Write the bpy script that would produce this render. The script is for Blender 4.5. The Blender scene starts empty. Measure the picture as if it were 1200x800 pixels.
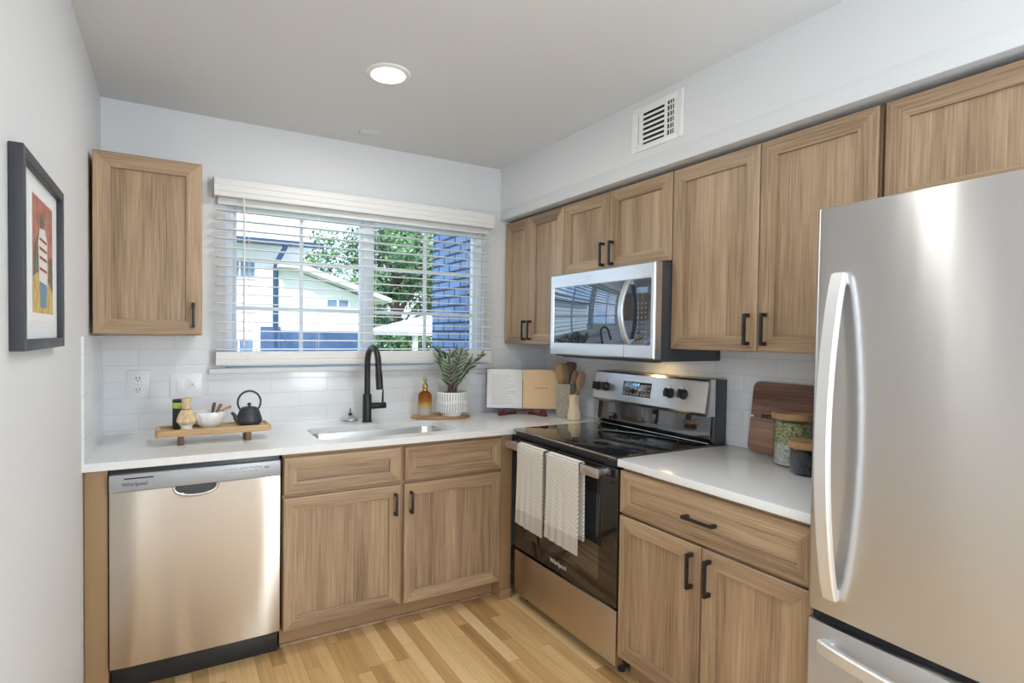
import bpy, bmesh, math, random
from mathutils import Vector, Matrix
random.seed(7)
PI = math.pi
SC = bpy.context.scene
COL = SC.collection

# ------------------------------------------------------------------ camera
cam_d = bpy.data.cameras.new('camera')
cam = bpy.data.objects.new('camera', cam_d); COL.objects.link(cam); SC.camera = cam
cam_d.sensor_width = 36.0; cam_d.sensor_fit = 'HORIZONTAL'
cam_d.lens = 642.93 / 1200 * 36
cam_d.shift_x = 46.81 / 1200; cam_d.shift_y = 7.43 / 1200
cam_d.clip_start = 0.02; cam_d.clip_end = 300
RT = Vector((0.8778286, -0.47881985, 0.0121864)); UP = Vector((0.0002955, 0.025984, 0.9996623)); FW = Vector((0.47897481, 0.87752856, -0.02295103))
m = Matrix(((RT.x, UP.x, -FW.x), (RT.y, UP.y, -FW.y), (RT.z, UP.z, -FW.z))).to_4x4()
m.translation = Vector((0.2927, -3.0794, 1.4045)); cam.matrix_world = m

# ------------------------------------------------------------------ look, sky, lights
SC.view_settings.view_transform = 'Standard'; SC.view_settings.look = 'None'
SC.view_settings.gamma = 1.0; SC.view_settings.use_curve_mapping = False
SC.view_settings.exposure = 0.22
SC.render.film_transparent = False
try:
    SC.cycles.use_denoising = True; SC.cycles.max_bounces = 10; SC.cycles.diffuse_bounces = 6
    SC.cycles.glossy_bounces = 5; SC.cycles.transparent_max_bounces = 16; SC.cycles.sample_clamp_indirect = 6
except Exception: pass

WD = bpy.data.worlds.new('sky'); SC.world = WD; WD.use_nodes = True
nt = WD.node_tree; nt.nodes.clear()
wo = nt.nodes.new('ShaderNodeOutputWorld'); bg = nt.nodes.new('ShaderNodeBackground')
tc = nt.nodes.new('ShaderNodeTexCoord'); nz = nt.nodes.new('ShaderNodeTexNoise'); rp = nt.nodes.new('ShaderNodeValToRGB')
nz.inputs['Scale'].default_value = 5.0; nz.inputs['Detail'].default_value = 5
rp.color_ramp.elements[0].position = .42; rp.color_ramp.elements[0].color = (.50, .72, 1.0, 1)
rp.color_ramp.elements[1].position = .58; rp.color_ramp.elements[1].color = (.98, 1.0, 1.03, 1)
nt.links.new(tc.outputs['Generated'], nz.inputs['Vector']); nt.links.new(nz.outputs['Fac'], rp.inputs['Fac'])
nt.links.new(rp.outputs['Color'], bg.inputs['Color']); nt.links.new(bg.outputs['Background'], wo.inputs['Surface'])
bg.inputs['Strength'].default_value = 2.0

def lamp(name, kind, loc, rot, power, color, **kw):
    d = bpy.data.lights.new(name, kind); d.energy = power; d.color = color
    for k, v in kw.items(): setattr(d, k, v)
    o = bpy.data.objects.new(name, d); o.location = loc; o.rotation_euler = rot; COL.objects.link(o); return o
lamp('sun', 'SUN', (0, -20, 30), (math.radians(48), 0, math.radians(-25)), 3.2, (1, .97, .92), angle=.05)
# daylight fill lamps added behind the camera; no windows are built there
lamp('rear_daylight_fill', 'AREA', (2.16, -4.93, 1.45), (math.radians(90), 0, 0), 54, (.80, .905, 1.0), shape='RECTANGLE', size=.7, size_y=1.6)
lamp('left_daylight_fill', 'AREA', (.05, -3.85, 1.45), (math.radians(90), 0, math.radians(-90)), 26, (.86, .935, 1.0), shape='RECTANGLE', size=1.2, size_y=1.5)  # second added fill, set against the solid left wall out of view
# recessed lamps: one in view, one behind the fridge streak; third is added fill
for k, (x, y, p) in enumerate(((1.078, -.886, 7), (1.078, -2.06, 1.7), (1.65, -3.5, 9))):
    lamp('downlight_and_fill', 'AREA', (x, y, 2.466), (0, 0, 0), p, (1.0, .96, .90), shape='DISK', size=(.12, .13, .20)[k])
lamp('cooktop_lamp', 'AREA', (2.40, -1.06, 1.288), (0, 0, 0), .5, (1.0, .66, .32), shape='RECTANGLE', size=.10, size_y=.05)

# ------------------------------------------------------------------ materials
def N(nt, t, **kw):
    n = nt.nodes.new(t)
    for k, v in kw.items():
        if hasattr(n, k): setattr(n, k, v)
    return n
def base(name):
    m = bpy.data.materials.new(name); m.use_nodes = True
    return m, m.node_tree, m.node_tree.nodes['Principled BSDF']
def mat(name, col, rough=.5, metal=0.0, spec=.5, coat=0, trans=0, ior=None, bump=None, emis=None, noise=None):
    m, nt, b = base(name)
    b.inputs['Base Color'].default_value = (*col, 1); b.inputs['Roughness'].default_value = rough
    b.inputs['Metallic'].default_value = metal; b.inputs['Specular IOR Level'].default_value = spec
    b.inputs['Coat Weight'].default_value = coat; b.inputs['Transmission Weight'].default_value = trans
    if ior: b.inputs['IOR'].default_value = ior
    if emis:
        b.inputs['Emission Color'].default_value = (*emis[0], 1); b.inputs['Emission Strength'].default_value = emis[1]
    if bump or noise:
        tc = N(nt, 'ShaderNodeTexCoord'); n = N(nt, 'ShaderNodeTexNoise')
        n.inputs['Scale'].default_value = (bump or noise)[0]; n.inputs['Detail'].default_value = 4
        nt.links.new(tc.outputs['Object'], n.inputs['Vector'])
        if bump:
            bp = N(nt, 'ShaderNodeBump'); bp.inputs['Strength'].default_value = bump[1]; bp.inputs['Distance'].default_value = bump[2] if len(bump) > 2 else .002
            nt.links.new(n.outputs['Fac'], bp.inputs['Height']); nt.links.new(bp.outputs['Normal'], b.inputs['Normal'])
        if noise:
            r = N(nt, 'ShaderNodeValToRGB'); r.color_ramp.elements[0].position = .35; r.color_ramp.elements[1].position = .65
            r.color_ramp.elements[0].color = (*noise[1], 1); r.color_ramp.elements[1].color = (*noise[2], 1)
            nt.links.new(n.outputs['Fac'], r.inputs['Fac']); nt.links.new(r.outputs['Color'], b.inputs['Base Color'])
    return m
def ramp(nt, els):
    r = N(nt, 'ShaderNodeValToRGB'); cr = r.color_ramp
    while len(cr.elements) < len(els): cr.elements.new(.5)
    for e, (p, c) in zip(cr.elements, els): e.position = p; e.color = (*c, 1)
    return r
def wood(name, axis, dark, mid, light, rough=.42, s=1.0):
    """grain stretched along one object axis, shifted from object to object"""
    m, nt, b = base(name); L = nt.links.new
    tc = N(nt, 'ShaderNodeTexCoord'); oi = N(nt, 'ShaderNodeObjectInfo')
    off = N(nt, 'ShaderNodeVectorMath', operation='MULTIPLY'); off.inputs[1].default_value = (7, 5, 9)
    L(oi.outputs['Random'], off.inputs[0])
    ad = N(nt, 'ShaderNodeVectorMath', operation='ADD'); L(tc.outputs['Object'], ad.inputs[0]); L(off.outputs[0], ad.inputs[1])
    def chan(cross, along, detail, dist):
        mp = N(nt, 'ShaderNodeMapping'); sc = [cross*s]*3; sc['xyz'.index(axis)] = along*s
        mp.inputs['Scale'].default_value = sc; L(ad.outputs[0], mp.inputs['Vector'])
        n = N(nt, 'ShaderNodeTexNoise'); n.inputs['Scale'].default_value = 1; n.inputs['Detail'].default_value = detail
        n.inputs['Distortion'].default_value = dist; L(mp.outputs['Vector'], n.inputs['Vector']); return n.outputs['Fac']
    a = chan(17, .9, 3, .5); f = chan(240, 5, 4, .2); w = chan(7, .12, 1, 0)
    def mth(op, x, y):
        n = N(nt, 'ShaderNodeMath', operation=op)
        for i, q in enumerate((x, y)):
            if isinstance(q, (int, float)): n.inputs[i].default_value = q
            else: L(q, n.inputs[i])
        return n.outputs[0]
    t = mth('ADD', mth('MULTIPLY', a, .38), mth('ADD', mth('MULTIPLY', f, .50), mth('MULTIPLY', w, .36)))
    r = ramp(nt, ((.44, dark), (.61, mid), (.80, light))); L(t, r.inputs['Fac'])
    L(r.outputs['Color'], b.inputs['Base Color']); b.inputs['Roughness'].default_value = rough
    bp = N(nt, 'ShaderNodeBump'); bp.inputs['Strength'].default_value = .12; bp.inputs['Distance'].default_value = .001
    L(f, bp.inputs['Height']); L(bp.outputs['Normal'], b.inputs['Normal'])
    return m
CAB = ((.175, .112, .066), (.345, .232, .140), (.51, .37, .235))
M = {}
M['cab_v'] = wood('cabinet_oak_upright', 'z', *CAB); M['cab_h'] = wood('cabinet_oak_level', 'x', *CAB)
M['cab_in'] = mat('cabinet_side', (.36, .225, .118), .5)
M['board'] = wood('acacia', 'x', (.22, .11, .045), (.42, .24, .11), (.62, .40, .20), .4, 1.6)
M['tray'] = wood('pale_acacia', 'x', (.38, .23, .10), (.60, .41, .21), (.76, .57, .34), .4, 1.6)
M['foot'] = wood('dark_acacia', 'z', (.10, .05, .03), (.17, .09, .05), (.24, .13, .07), .5, 2)
M['walnut'] = wood('walnut', 'x', (.10, .05, .035), (.22, .12, .082), (.36, .21, .145), .45, 1.0)
M['lid'] = wood('jar_lid_wood', 'x', (.30, .17, .08), (.45, .27, .13), (.56, .36, .19), .5, 2)
M['spoon_tan'] = wood('olive_wood', 'z', (.22, .12, .04), (.38, .23, .09), (.46, .30, .14), .5, 2)
M['spoon_dark'] = wood('dark_spoon_wood', 'z', (.09, .05, .035), (.16, .09, .06), (.24, .14, .10), .5, 2)
M['spoon_brown'] = wood('brown_spoon_wood', 'z', (.16, .08, .05), (.27, .15, .09), (.36, .21, .14), .5, 2)
M['cream_wood'] = wood('pale_wood', 'z', (.60, .45, .27), (.74, .60, .40), (.82, .70, .52), .45, 2)
M['redwood'] = wood('red_wood', 'z', (.07, .016, .014), (.14, .03, .025), (.20, .05, .04), .35, 2)
M['wall'] = mat('wall_paint', (.715, .735, .755), .6, bump=(350, .04))
M['ceil'] = mat('ceiling_paint', (.70, .715, .73), .8, bump=(250, .05))
M['white'] = mat('white_paint', (.82, .82, .81), .4)
M['blind'] = mat('blind_white', (.77, .775, .765), .42)
M['vinyl'] = mat('vinyl_white', (.78, .83, .90), .35)
M['plate'] = mat('plastic_white', (.80, .81, .83), .3)
M['black'] = mat('black_metal', (.016, .016, .018), .38)
M['hole'] = mat('dark_void', (.01, .01, .011), .8)
M['blackpl'] = mat('black_plastic', (.022, .023, .026), .35)
M['glassblk'] = mat('black_glass', (.013, .015, .019), .035, ior=2.35)
M['glassdoor'] = mat('black_oven_glass', (.016, .013, .012), .05, ior=1.75)
M['greydark'] = mat('dark_grey_panel', (.05, .055, .065), .4)
M['grey'] = mat('grey_panel', (.36, .37, .39), .45)
M['chrome'] = mat('chrome', (.75, .75, .76), .10, 1.0)
M['iron'] = mat('cast_iron', (.035, .040, .050), .45, bump=(180, .15))
M['ceramic'] = mat('white_ceramic', (.80, .80, .80), .22)
M['gold'] = mat('gold', (.62, .45, .20), .28, 1.0)
M['soil'] = mat('soil', (.05, .035, .025), .9, bump=(120, .5))
M['stem'] = mat('plant_stem', (.20, .12, .09), .6)
M['leaf'] = mat('leaf_green', (.075, .135, .095), .40, noise=(25, (.055, .11, .085), (.14, .21, .13)))
M['leafpale'] = mat('leaf_pale_edge', (.52, .58, .46), .42)
M['taupe'] = mat('taupe_stoneware', (.36, .33, .26), .75, bump=(60, .25, .003), noise=(90, (.32, .29, .225), (.42, .385, .31)))
M['paper'] = mat('paper', (.80, .80, .79), .7)
M['tan'] = mat('tan_page', (.72, .50, .29), .6)
M['ink'] = mat('printing_ink', (.52, .53, .56), .8)
M['ink2'] = mat('title_ink', (.50, .32, .17), .8)
M['blue'] = mat('blue_cover', (.04, .10, .36), .5, noise=(40, (.02, .08, .36), (.10, .16, .30)))
M['yellow'] = mat('yellow_corner', (.80, .66, .30), .6)
M['framedark'] = mat('charcoal_frame', (.040, .043, .055), .4)
M['matboard'] = mat('mat_board', (.74, .77, .80), .7)
M['whisk'] = mat('bamboo', (.66, .50, .30), .5, noise=(60, (.58, .42, .24), (.74, .60, .40)))
M['lime'] = mat('lime_label', (.45, .62, .08), .5)
M['tin'] = mat('black_tin', (.022, .028, .03), .4)
M['emit_lens'] = mat('lamp_lens', (.9, .9, .9), .5, emis=((1, .98, .94), 3.0))
M['emit_blue'] = mat('clock_digits', (.1, .3, .9), .5, emis=((.10, .42, 1.0), 2.2))
M['logo_grey'] = mat('logo_grey', (.08, .085, .09), .5)
M['logo_light'] = mat('logo_light', (.62, .60, .56), .4)
M['mark'] = mat('panel_marking', (.16, .18, .20), .5)

def brushed(name, col, rough, an=.75):
    m, nt, b = base(name); L = nt.links.new
    b.inputs['Base Color'].default_value = (*col, 1); b.inputs['Metallic'].default_value = 1; b.inputs['Roughness'].default_value = rough
    b.inputs['Anisotropic'].default_value = an; b.inputs['Anisotropic Rotation'].default_value = .25
    tg = N(nt, 'ShaderNodeTangent'); tg.direction_type = 'RADIAL'; tg.axis = 'Z'
    L(tg.outputs['Tangent'], b.inputs['Tangent'])
    tc = N(nt, 'ShaderNodeTexCoord'); mp = N(nt, 'ShaderNodeMapping'); mp.inputs['Scale'].default_value = (3, 3, 900)
    n = N(nt, 'ShaderNodeTexNoise'); n.inputs['Scale'].default_value = 1; n.inputs['Detail'].default_value = 2
    L(tc.outputs['Object'], mp.inputs['Vector']); L(mp.outputs['Vector'], n.inputs['Vector'])
    bp = N(nt, 'ShaderNodeBump'); bp.inputs['Strength'].default_value = .03; bp.inputs['Distance'].default_value = .0005
    L(n.outputs['Fac'], bp.inputs['Height'])
    mp2 = N(nt, 'ShaderNodeMapping'); mp2.inputs['Scale'].default_value = (11, 11, .7); n2 = N(nt, 'ShaderNodeTexNoise'); n2.inputs['Scale'].default_value = 1; n2.inputs['Detail'].default_value = 1
    L(tc.outputs['Object'], mp2.inputs['Vector']); L(mp2.outputs['Vector'], n2.inputs['Vector'])
    b2 = N(nt, 'ShaderNodeBump'); b2.inputs['Strength'].default_value = .5; b2.inputs['Distance'].default_value = .0022
    L(n2.outputs['Fac'], b2.inputs['Height']); L(bp.outputs['Normal'], b2.inputs['Normal']); L(b2.outputs['Normal'], b.inputs['Normal'])
    return m
M['steel'] = brushed('brushed_steel', (.70, .705, .71), .32, 1.0)
M['steel_floortint'] = brushed('brushed_steel_floor_tint', (.66, .595, .52), .30, 1.0)  # same steel, with the warm floor reflection tinted into its colour
M['steel2'] = mat('satin_steel', (.70, .71, .73), .30, 1.0)
def ribpot():
    m, nt, b = base('ribbed_white_pot'); L = nt.links.new
    tc = N(nt, 'ShaderNodeTexCoord'); sp = N(nt, 'ShaderNodeSeparateXYZ'); L(tc.outputs['Object'], sp.inputs[0])
    a = N(nt, 'ShaderNodeMath', operation='ARCTAN2'); L(sp.outputs[1], a.inputs[0]); L(sp.outputs[0], a.inputs[1])
    q = N(nt, 'ShaderNodeMath', operation='MULTIPLY'); L(a.outputs[0], q.inputs[0]); q.inputs[1].default_value = 34
    c = N(nt, 'ShaderNodeMath', operation='COSINE'); L(q.outputs[0], c.inputs[0])
    z1 = N(nt, 'ShaderNodeMath', operation='GREATER_THAN'); L(sp.outputs[2], z1.inputs[0]); z1.inputs[1].default_value = .026
    z2 = N(nt, 'ShaderNodeMath', operation='LESS_THAN'); L(sp.outputs[2], z2.inputs[0]); z2.inputs[1].default_value = .132
    lt = N(nt, 'ShaderNodeMath', operation='LESS_THAN'); L(c.outputs[0], lt.inputs[0]); lt.inputs[1].default_value = -.45
    m1 = N(nt, 'ShaderNodeMath', operation='MULTIPLY'); L(z1.outputs[0], m1.inputs[0]); L(z2.outputs[0], m1.inputs[1])
    m2 = N(nt, 'ShaderNodeMath', operation='MULTIPLY'); L(m1.outputs[0], m2.inputs[0]); L(lt.outputs[0], m2.inputs[1])
    x = N(nt, 'ShaderNodeMix', data_type='RGBA'); L(m2.outputs[0], x.inputs[0]); x.inputs[6].default_value = (.82, .82, .81, 1); x.inputs[7].default_value = (.38, .39, .40, 1)
    L(x.outputs[2], b.inputs['Base Color']); b.inputs['Roughness'].default_value = .4; return m
M['ribpot'] = ribpot()
M['satin'] = mat('satin_handle', (.80, .81, .83), .48, .85)
M['mirrorglass'] = mat('mirrored_dark_glass', (.20, .235, .29), .03, .9)
M['ctrl'] = mat('silver_control_panel', (.42, .44, .47), .42, .35)
M['sinksteel'] = mat('sink_steel', (.66, .66, .66), .24, 1.0)

def quartz():
    m, nt, b = base('white_quartz'); L = nt.links.new
    tc = N(nt, 'ShaderNodeTexCoord'); n = N(nt, 'ShaderNodeTexNoise'); n.inputs['Scale'].default_value = 260; n.inputs['Detail'].default_value = 2
    r = ramp(nt, ((.3, (.77, .785, .80)), (.55, (.84, .855, .87)))); L(tc.outputs['Object'], n.inputs['Vector']); L(n.outputs['Fac'], r.inputs['Fac'])
    L(r.outputs['Color'], b.inputs['Base Color']); b.inputs['Roughness'].default_value = .16; return m
M['quartz'] = quartz()

def tile(name, hx):
    m, nt, b = base(name); L = nt.links.new
    tc = N(nt, 'ShaderNodeTexCoord'); sp = N(nt, 'ShaderNodeSeparateXYZ'); cb = N(nt, 'ShaderNodeCombineXYZ')
    L(tc.outputs['Object'], sp.inputs[0]); L(sp.outputs['XYZ'.index(hx)], cb.inputs[0]); L(sp.outputs[2], cb.inputs[1])
    br = N(nt, 'ShaderNodeTexBrick'); L(cb.outputs[0], br.inputs['Vector']); br.offset = .5
    br.inputs['Scale'].default_value = 1; br.inputs['Brick Width'].default_value = .30; br.inputs['Row Height'].default_value = .0775
    br.inputs['Mortar Size'].default_value = .0014; br.inputs['Mortar Smooth'].default_value = .3
    br.inputs['Color1'].default_value = (.78, .80, .82, 1); br.inputs['Color2'].default_value = (.73, .755, .78, 1); br.inputs['Mortar'].default_value = (.62, .63, .64, 1)
    L(br.outputs['Color'], b.inputs['Base Color']); b.inputs['Roughness'].default_value = .13
    n = N(nt, 'ShaderNodeTexNoise'); n.inputs['Scale'].default_value = 16; n.inputs['Detail'].default_value = 1; L(tc.outputs['Object'], n.inputs['Vector'])
    ms = N(nt, 'ShaderNodeMath', operation='MULTIPLY_ADD'); ms.inputs[1].default_value = .35; L(n.outputs['Fac'], ms.inputs[0])
    iv = N(nt, 'ShaderNodeMath', operation='SUBTRACT'); iv.inputs[0].default_value = 1; L(br.outputs['Fac'], iv.inputs[1]); L(iv.outputs[0], ms.inputs[2])
    bp = N(nt, 'ShaderNodeBump'); bp.inputs['Strength'].default_value = .35; bp.inputs['Distance'].default_value = .003
    L(ms.outputs[0], bp.inputs['Height']); L(bp.outputs['Normal'], b.inputs['Normal']); return m
M['tile_x'] = tile('glazed_tile_x', 'X'); M['tile_y'] = tile('glazed_tile_y', 'Y')

def floor_mat():
    m, nt, b = base('oak_strip_floor'); L = nt.links.new
    tc = N(nt, 'ShaderNodeTexCoord'); sp = N(nt, 'ShaderNodeSeparateXYZ'); L(tc.outputs['Object'], sp.inputs[0])
    def mth(op, x, y, z=None):
        n = N(nt, 'ShaderNodeMath', operation=op)
        for i, q in enumerate((x, y, z)):
            if q is None: continue
            if isinstance(q, (int, float)): n.inputs[i].default_value = q
            else: L(q, n.inputs[i])
        return n.outputs[0]
    px = mth('DIVIDE', sp.outputs[0], .060); row = mth('FLOOR', px, 0)
    w1 = N(nt, 'ShaderNodeTexWhiteNoise', noise_dimensions='1D'); L(row, w1.inputs['W'])
    py = mth('ADD', mth('DIVIDE', sp.outputs[1], .78), mth('MULTIPLY', w1.outputs['Value'], 5.0)); col = mth('FLOOR', py, 0)
    cb = N(nt, 'ShaderNodeCombineXYZ'); L(row, cb.inputs[0]); L(col, cb.inputs[1])
    w2 = N(nt, 'ShaderNodeTexWhiteNoise', noise_dimensions='3D'); L(cb.outputs[0], w2.inputs['Vector'])
    of = N(nt, 'ShaderNodeVectorMath', operation='MULTIPLY'); of.inputs[1].default_value = (3.1, 7.7, 0); L(cb.outputs[0], of.inputs[0])
    ad = N(nt, 'ShaderNodeVectorMath', operation='ADD'); L(tc.outputs['Object'], ad.inputs[0]); L(of.outputs[0], ad.inputs[1])
    def nz(sc, det, dist):
        mp = N(nt, 'ShaderNodeMapping'); mp.inputs['Scale'].default_value = sc; L(ad.outputs[0], mp.inputs['Vector'])
        n = N(nt, 'ShaderNodeTexNoise'); n.inputs['Scale'].default_value = 1; n.inputs['Detail'].default_value = det; n.inputs['Distortion'].default_value = dist
        L(mp.outputs['Vector'], n.inputs['Vector']); return n.outputs['Fac']
    g = nz((28, 1.6, 1), 3, 1.2); f = nz((220, 7, 1), 2, 0)
    t = mth('ADD', mth('MULTIPLY', w2.outputs['Value'], .52), mth('ADD', mth('MULTIPLY', g, .45), mth('MULTIPLY', f, .18)))
    r = ramp(nt, ((.20, (.36, .19, .075)), (.44, (.57, .355, .15)), (.66, (.73, .495, .235)), (.9, (.83, .63, .35)))); L(t, r.inputs['Fac'])
    fx = mth('FRACT', px, 0); fy = mth('FRACT', py, 0)
    ln = mth('MAXIMUM', mth('LESS_THAN', fx, .022), mth('LESS_THAN', fy, .0025))
    mx = N(nt, 'ShaderNodeMix', data_type='RGBA'); L(mth('MULTIPLY', ln, .55), mx.inputs[0]); L(r.outputs['Color'], mx.inputs[6]); mx.inputs[7].default_value = (.16, .08, .03, 1)
    L(mx.outputs[2], b.inputs['Base Color']); b.inputs['Roughness'].default_value = .34; return m
M['floor'] = floor_mat()

def towel_mat():
    m, nt, b = base('woven_towel'); L = nt.links.new
    tc = N(nt, 'ShaderNodeTexCoord'); sp = N(nt, 'ShaderNodeSeparateXYZ'); L(tc.outputs['Object'], sp.inputs[0])
    def mth(op, x, y):
        n = N(nt, 'ShaderNodeMath', operation=op)
        for i, q in enumerate((x, y)):
            if isinstance(q, (int, float)): n.inputs[i].default_value = q
            else: L(q, n.inputs[i])
        return n.outputs[0]
    rz = mth('DIVIDE', sp.outputs[2], .0095); ri = mth('FLOOR', rz, 0); fz = mth('FRACT', rz, 0)
    rx = mth('ADD', mth('DIVIDE', sp.outputs[0], .016), mth('MULTIPLY', ri, .5)); fx = mth('FRACT', rx, 0)
    d = mth('MULTIPLY', mth('LESS_THAN', fz, .36), mth('LESS_THAN', fx, .72))
    band = mth('LESS_THAN', sp.outputs[2], -.318)
    mx = N(nt, 'ShaderNodeMix', data_type='RGBA'); L(d, mx.inputs[0]); mx.inputs[6].default_value = (.78, .75, .69, 1); mx.inputs[7].default_value = (.24, .22, .19, 1)
    m2 = N(nt, 'ShaderNodeMix', data_type='RGBA'); L(band, m2.inputs[0]); L(mx.outputs[2], m2.inputs[6]); m2.inputs[7].default_value = (.50, .47, .43, 1)
    L(m2.outputs[2], b.inputs['Base Color']); b.inputs['Roughness'].default_value = .95
    bp = N(nt, 'ShaderNodeBump'); bp.inputs['Strength'].default_value = .5; bp.inputs['Distance'].default_value = .002
    L(mth('SUBTRACT', 1, d), bp.inputs['Height']); L(bp.outputs['Normal'], b.inputs['Normal']); return m
M['towel'] = towel_mat()

def pane_mat():
    m = bpy.data.materials.new('window_glass'); m.use_nodes = True; nt = m.node_tree; nt.nodes.clear()
    o = N(nt, 'ShaderNodeOutputMaterial'); a = N(nt, 'ShaderNodeBsdfTransparent'); g = N(nt, 'ShaderNodeBsdfGlossy'); x = N(nt, 'ShaderNodeMixShader')
    a.inputs['Color'].default_value = (.93, .96, .98, 1); g.inputs['Roughness'].default_value = .02; x.inputs[0].default_value = .002
    nt.links.new(a.outputs[0], x.inputs[1]); nt.links.new(g.outputs[0], x.inputs[2]); nt.links.new(x.outputs[0], o.inputs[0]); return m
M['pane'] = pane_mat()
def jar_mat():
    m = bpy.data.materials.new('jar_glass'); m.use_nodes = True; nt = m.node_tree; nt.nodes.clear()
    o = N(nt, 'ShaderNodeOutputMaterial'); a = N(nt, 'ShaderNodeBsdfTransparent'); g = N(nt, 'ShaderNodeBsdfGlossy'); x = N(nt, 'ShaderNodeMixShader'); fr = N(nt, 'ShaderNodeLayerWeight')
    a.inputs['Color'].default_value = (.94, .96, .96, 1); g.inputs['Roughness'].default_value = .03; fr.inputs['Blend'].default_value = .12
    nt.links.new(fr.outputs['Facing'], x.inputs[0]); nt.links.new(a.outputs[0], x.inputs[1]); nt.links.new(g.outputs[0], x.inputs[2]); nt.links.new(x.outputs[0], o.inputs[0]); return m
M['jar'] = jar_mat()
def amber_mat():
    m, nt, b = base('amber_glass'); L = nt.links.new
    tc = N(nt, 'ShaderNodeTexCoord'); sp = N(nt, 'ShaderNodeSeparateXYZ'); L(tc.outputs['Object'], sp.inputs[0])
    mr = N(nt, 'ShaderNodeMapRange'); mr.inputs[1].default_value = 0; mr.inputs[2].default_value = .15; L(sp.outputs[2], mr.inputs[0])
    r = ramp(nt, ((.22, (.78, .74, .66)), (.42, (.80, .55, .16)), (.6, (.50, .20, .04)), (.95, (.33, .10, .025)))); L(mr.outputs[0], r.inputs[0])
    L(r.outputs['Color'], b.inputs['Base Color']); b.inputs['Roughness'].default_value = .06; b.inputs['Transmission Weight'].default_value = .55; b.inputs['IOR'].default_value = 1.2
    return m
M['amber'] = amber_mat()
def seeds(name, c1, c2, c3, sc):
    m, nt, b = base(name); L = nt.links.new
    tc = N(nt, 'ShaderNodeTexCoord'); v = N(nt, 'ShaderNodeTexVoronoi'); v.inputs['Scale'].default_value = sc; L(tc.outputs['Object'], v.inputs['Vector'])
    sp = N(nt, 'ShaderNodeSeparateXYZ'); L(v.outputs['Color'], sp.inputs[0])
    r = ramp(nt, ((.1, c1), (.5, c2), (.9, c3))); L(sp.outputs[0], r.inputs[0]); L(r.outputs['Color'], b.inputs['Base Color'])
    bp = N(nt, 'ShaderNodeBump'); bp.invert = True; bp.inputs['Strength'].default_value = .8; bp.inputs['Distance'].default_value = .004
    L(v.outputs['Distance'], bp.inputs['Height']); L(bp.outputs['Normal'], b.inputs['Normal']); b.inputs['Roughness'].default_value = .6; return m
M['seeds'] = seeds('green_seeds', (.16, .20, .06), (.36, .38, .16), (.55, .52, .30), 150)
M['palegrain'] = seeds('pale_grain', (.36, .40, .33), (.56, .58, .50), (.72, .72, .66), 170)
M['blackgrain'] = seeds('black_grain', (.012, .014, .02), (.03, .033, .045), (.07, .075, .09), 200)
def brick_mat():
    m, nt, b = base('navy_brick'); L = nt.links.new
    tc = N(nt, 'ShaderNodeTexCoord'); sp = N(nt, 'ShaderNodeSeparateXYZ'); cb = N(nt, 'ShaderNodeCombineXYZ')
    L(tc.outputs['Object'], sp.inputs[0]); ad = N(nt, 'ShaderNodeMath', operation='ADD'); L(sp.outputs[0], ad.inputs[0]); L(sp.outputs[1], ad.inputs[1])
    L(ad.outputs[0], cb.inputs[0]); L(sp.outputs[2], cb.inputs[1])
    br = N(nt, 'ShaderNodeTexBrick'); L(cb.outputs[0], br.inputs['Vector']); br.inputs['Scale'].default_value = 1
    br.inputs['Brick Width'].default_value = .21; br.inputs['Row Height'].default_value = .073; br.inputs['Mortar Size'].default_value = .010
    br.inputs['Color1'].default_value = (.14, .23, .44, 1); br.inputs['Color2'].default_value = (.11, .19, .38, 1); br.inputs['Mortar'].default_value = (.012, .025, .07, 1)
    L(br.outputs['Color'], b.inputs['Base Color']); b.inputs['Roughness'].default_value = .7; return m
M['brick'] = brick_mat()
M['siding'] = mat('white_siding', (.84, .82, .79), .7)
M['navy'] = mat('navy_masonry', (.055, .105, .22), .7, noise=(6, (.045, .09, .20), (.07, .125, .25)))
M['gutter'] = mat('navy_gutter', (.03, .06, .14), .5)
M['roof'] = mat('pale_roof', (.62, .68, .76), .7)
M['winblue'] = mat('window_reflective', (.16, .25, .38), .1)
M['grass'] = mat('lawn', (.12, .20, .06), .9, noise=(3, (.09, .16, .05), (.17, .26, .09)))
M['bark'] = mat('bark', (.09, .065, .05), .9)
M['tl1'] = mat('tree_leaf', (.14, .26, .12), .6); M['tl2'] = mat('tree_leaf_light', (.30, .44, .20), .6); M['tl3'] = mat('tree_leaf_dark', (.07, .15, .09), .6)

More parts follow.
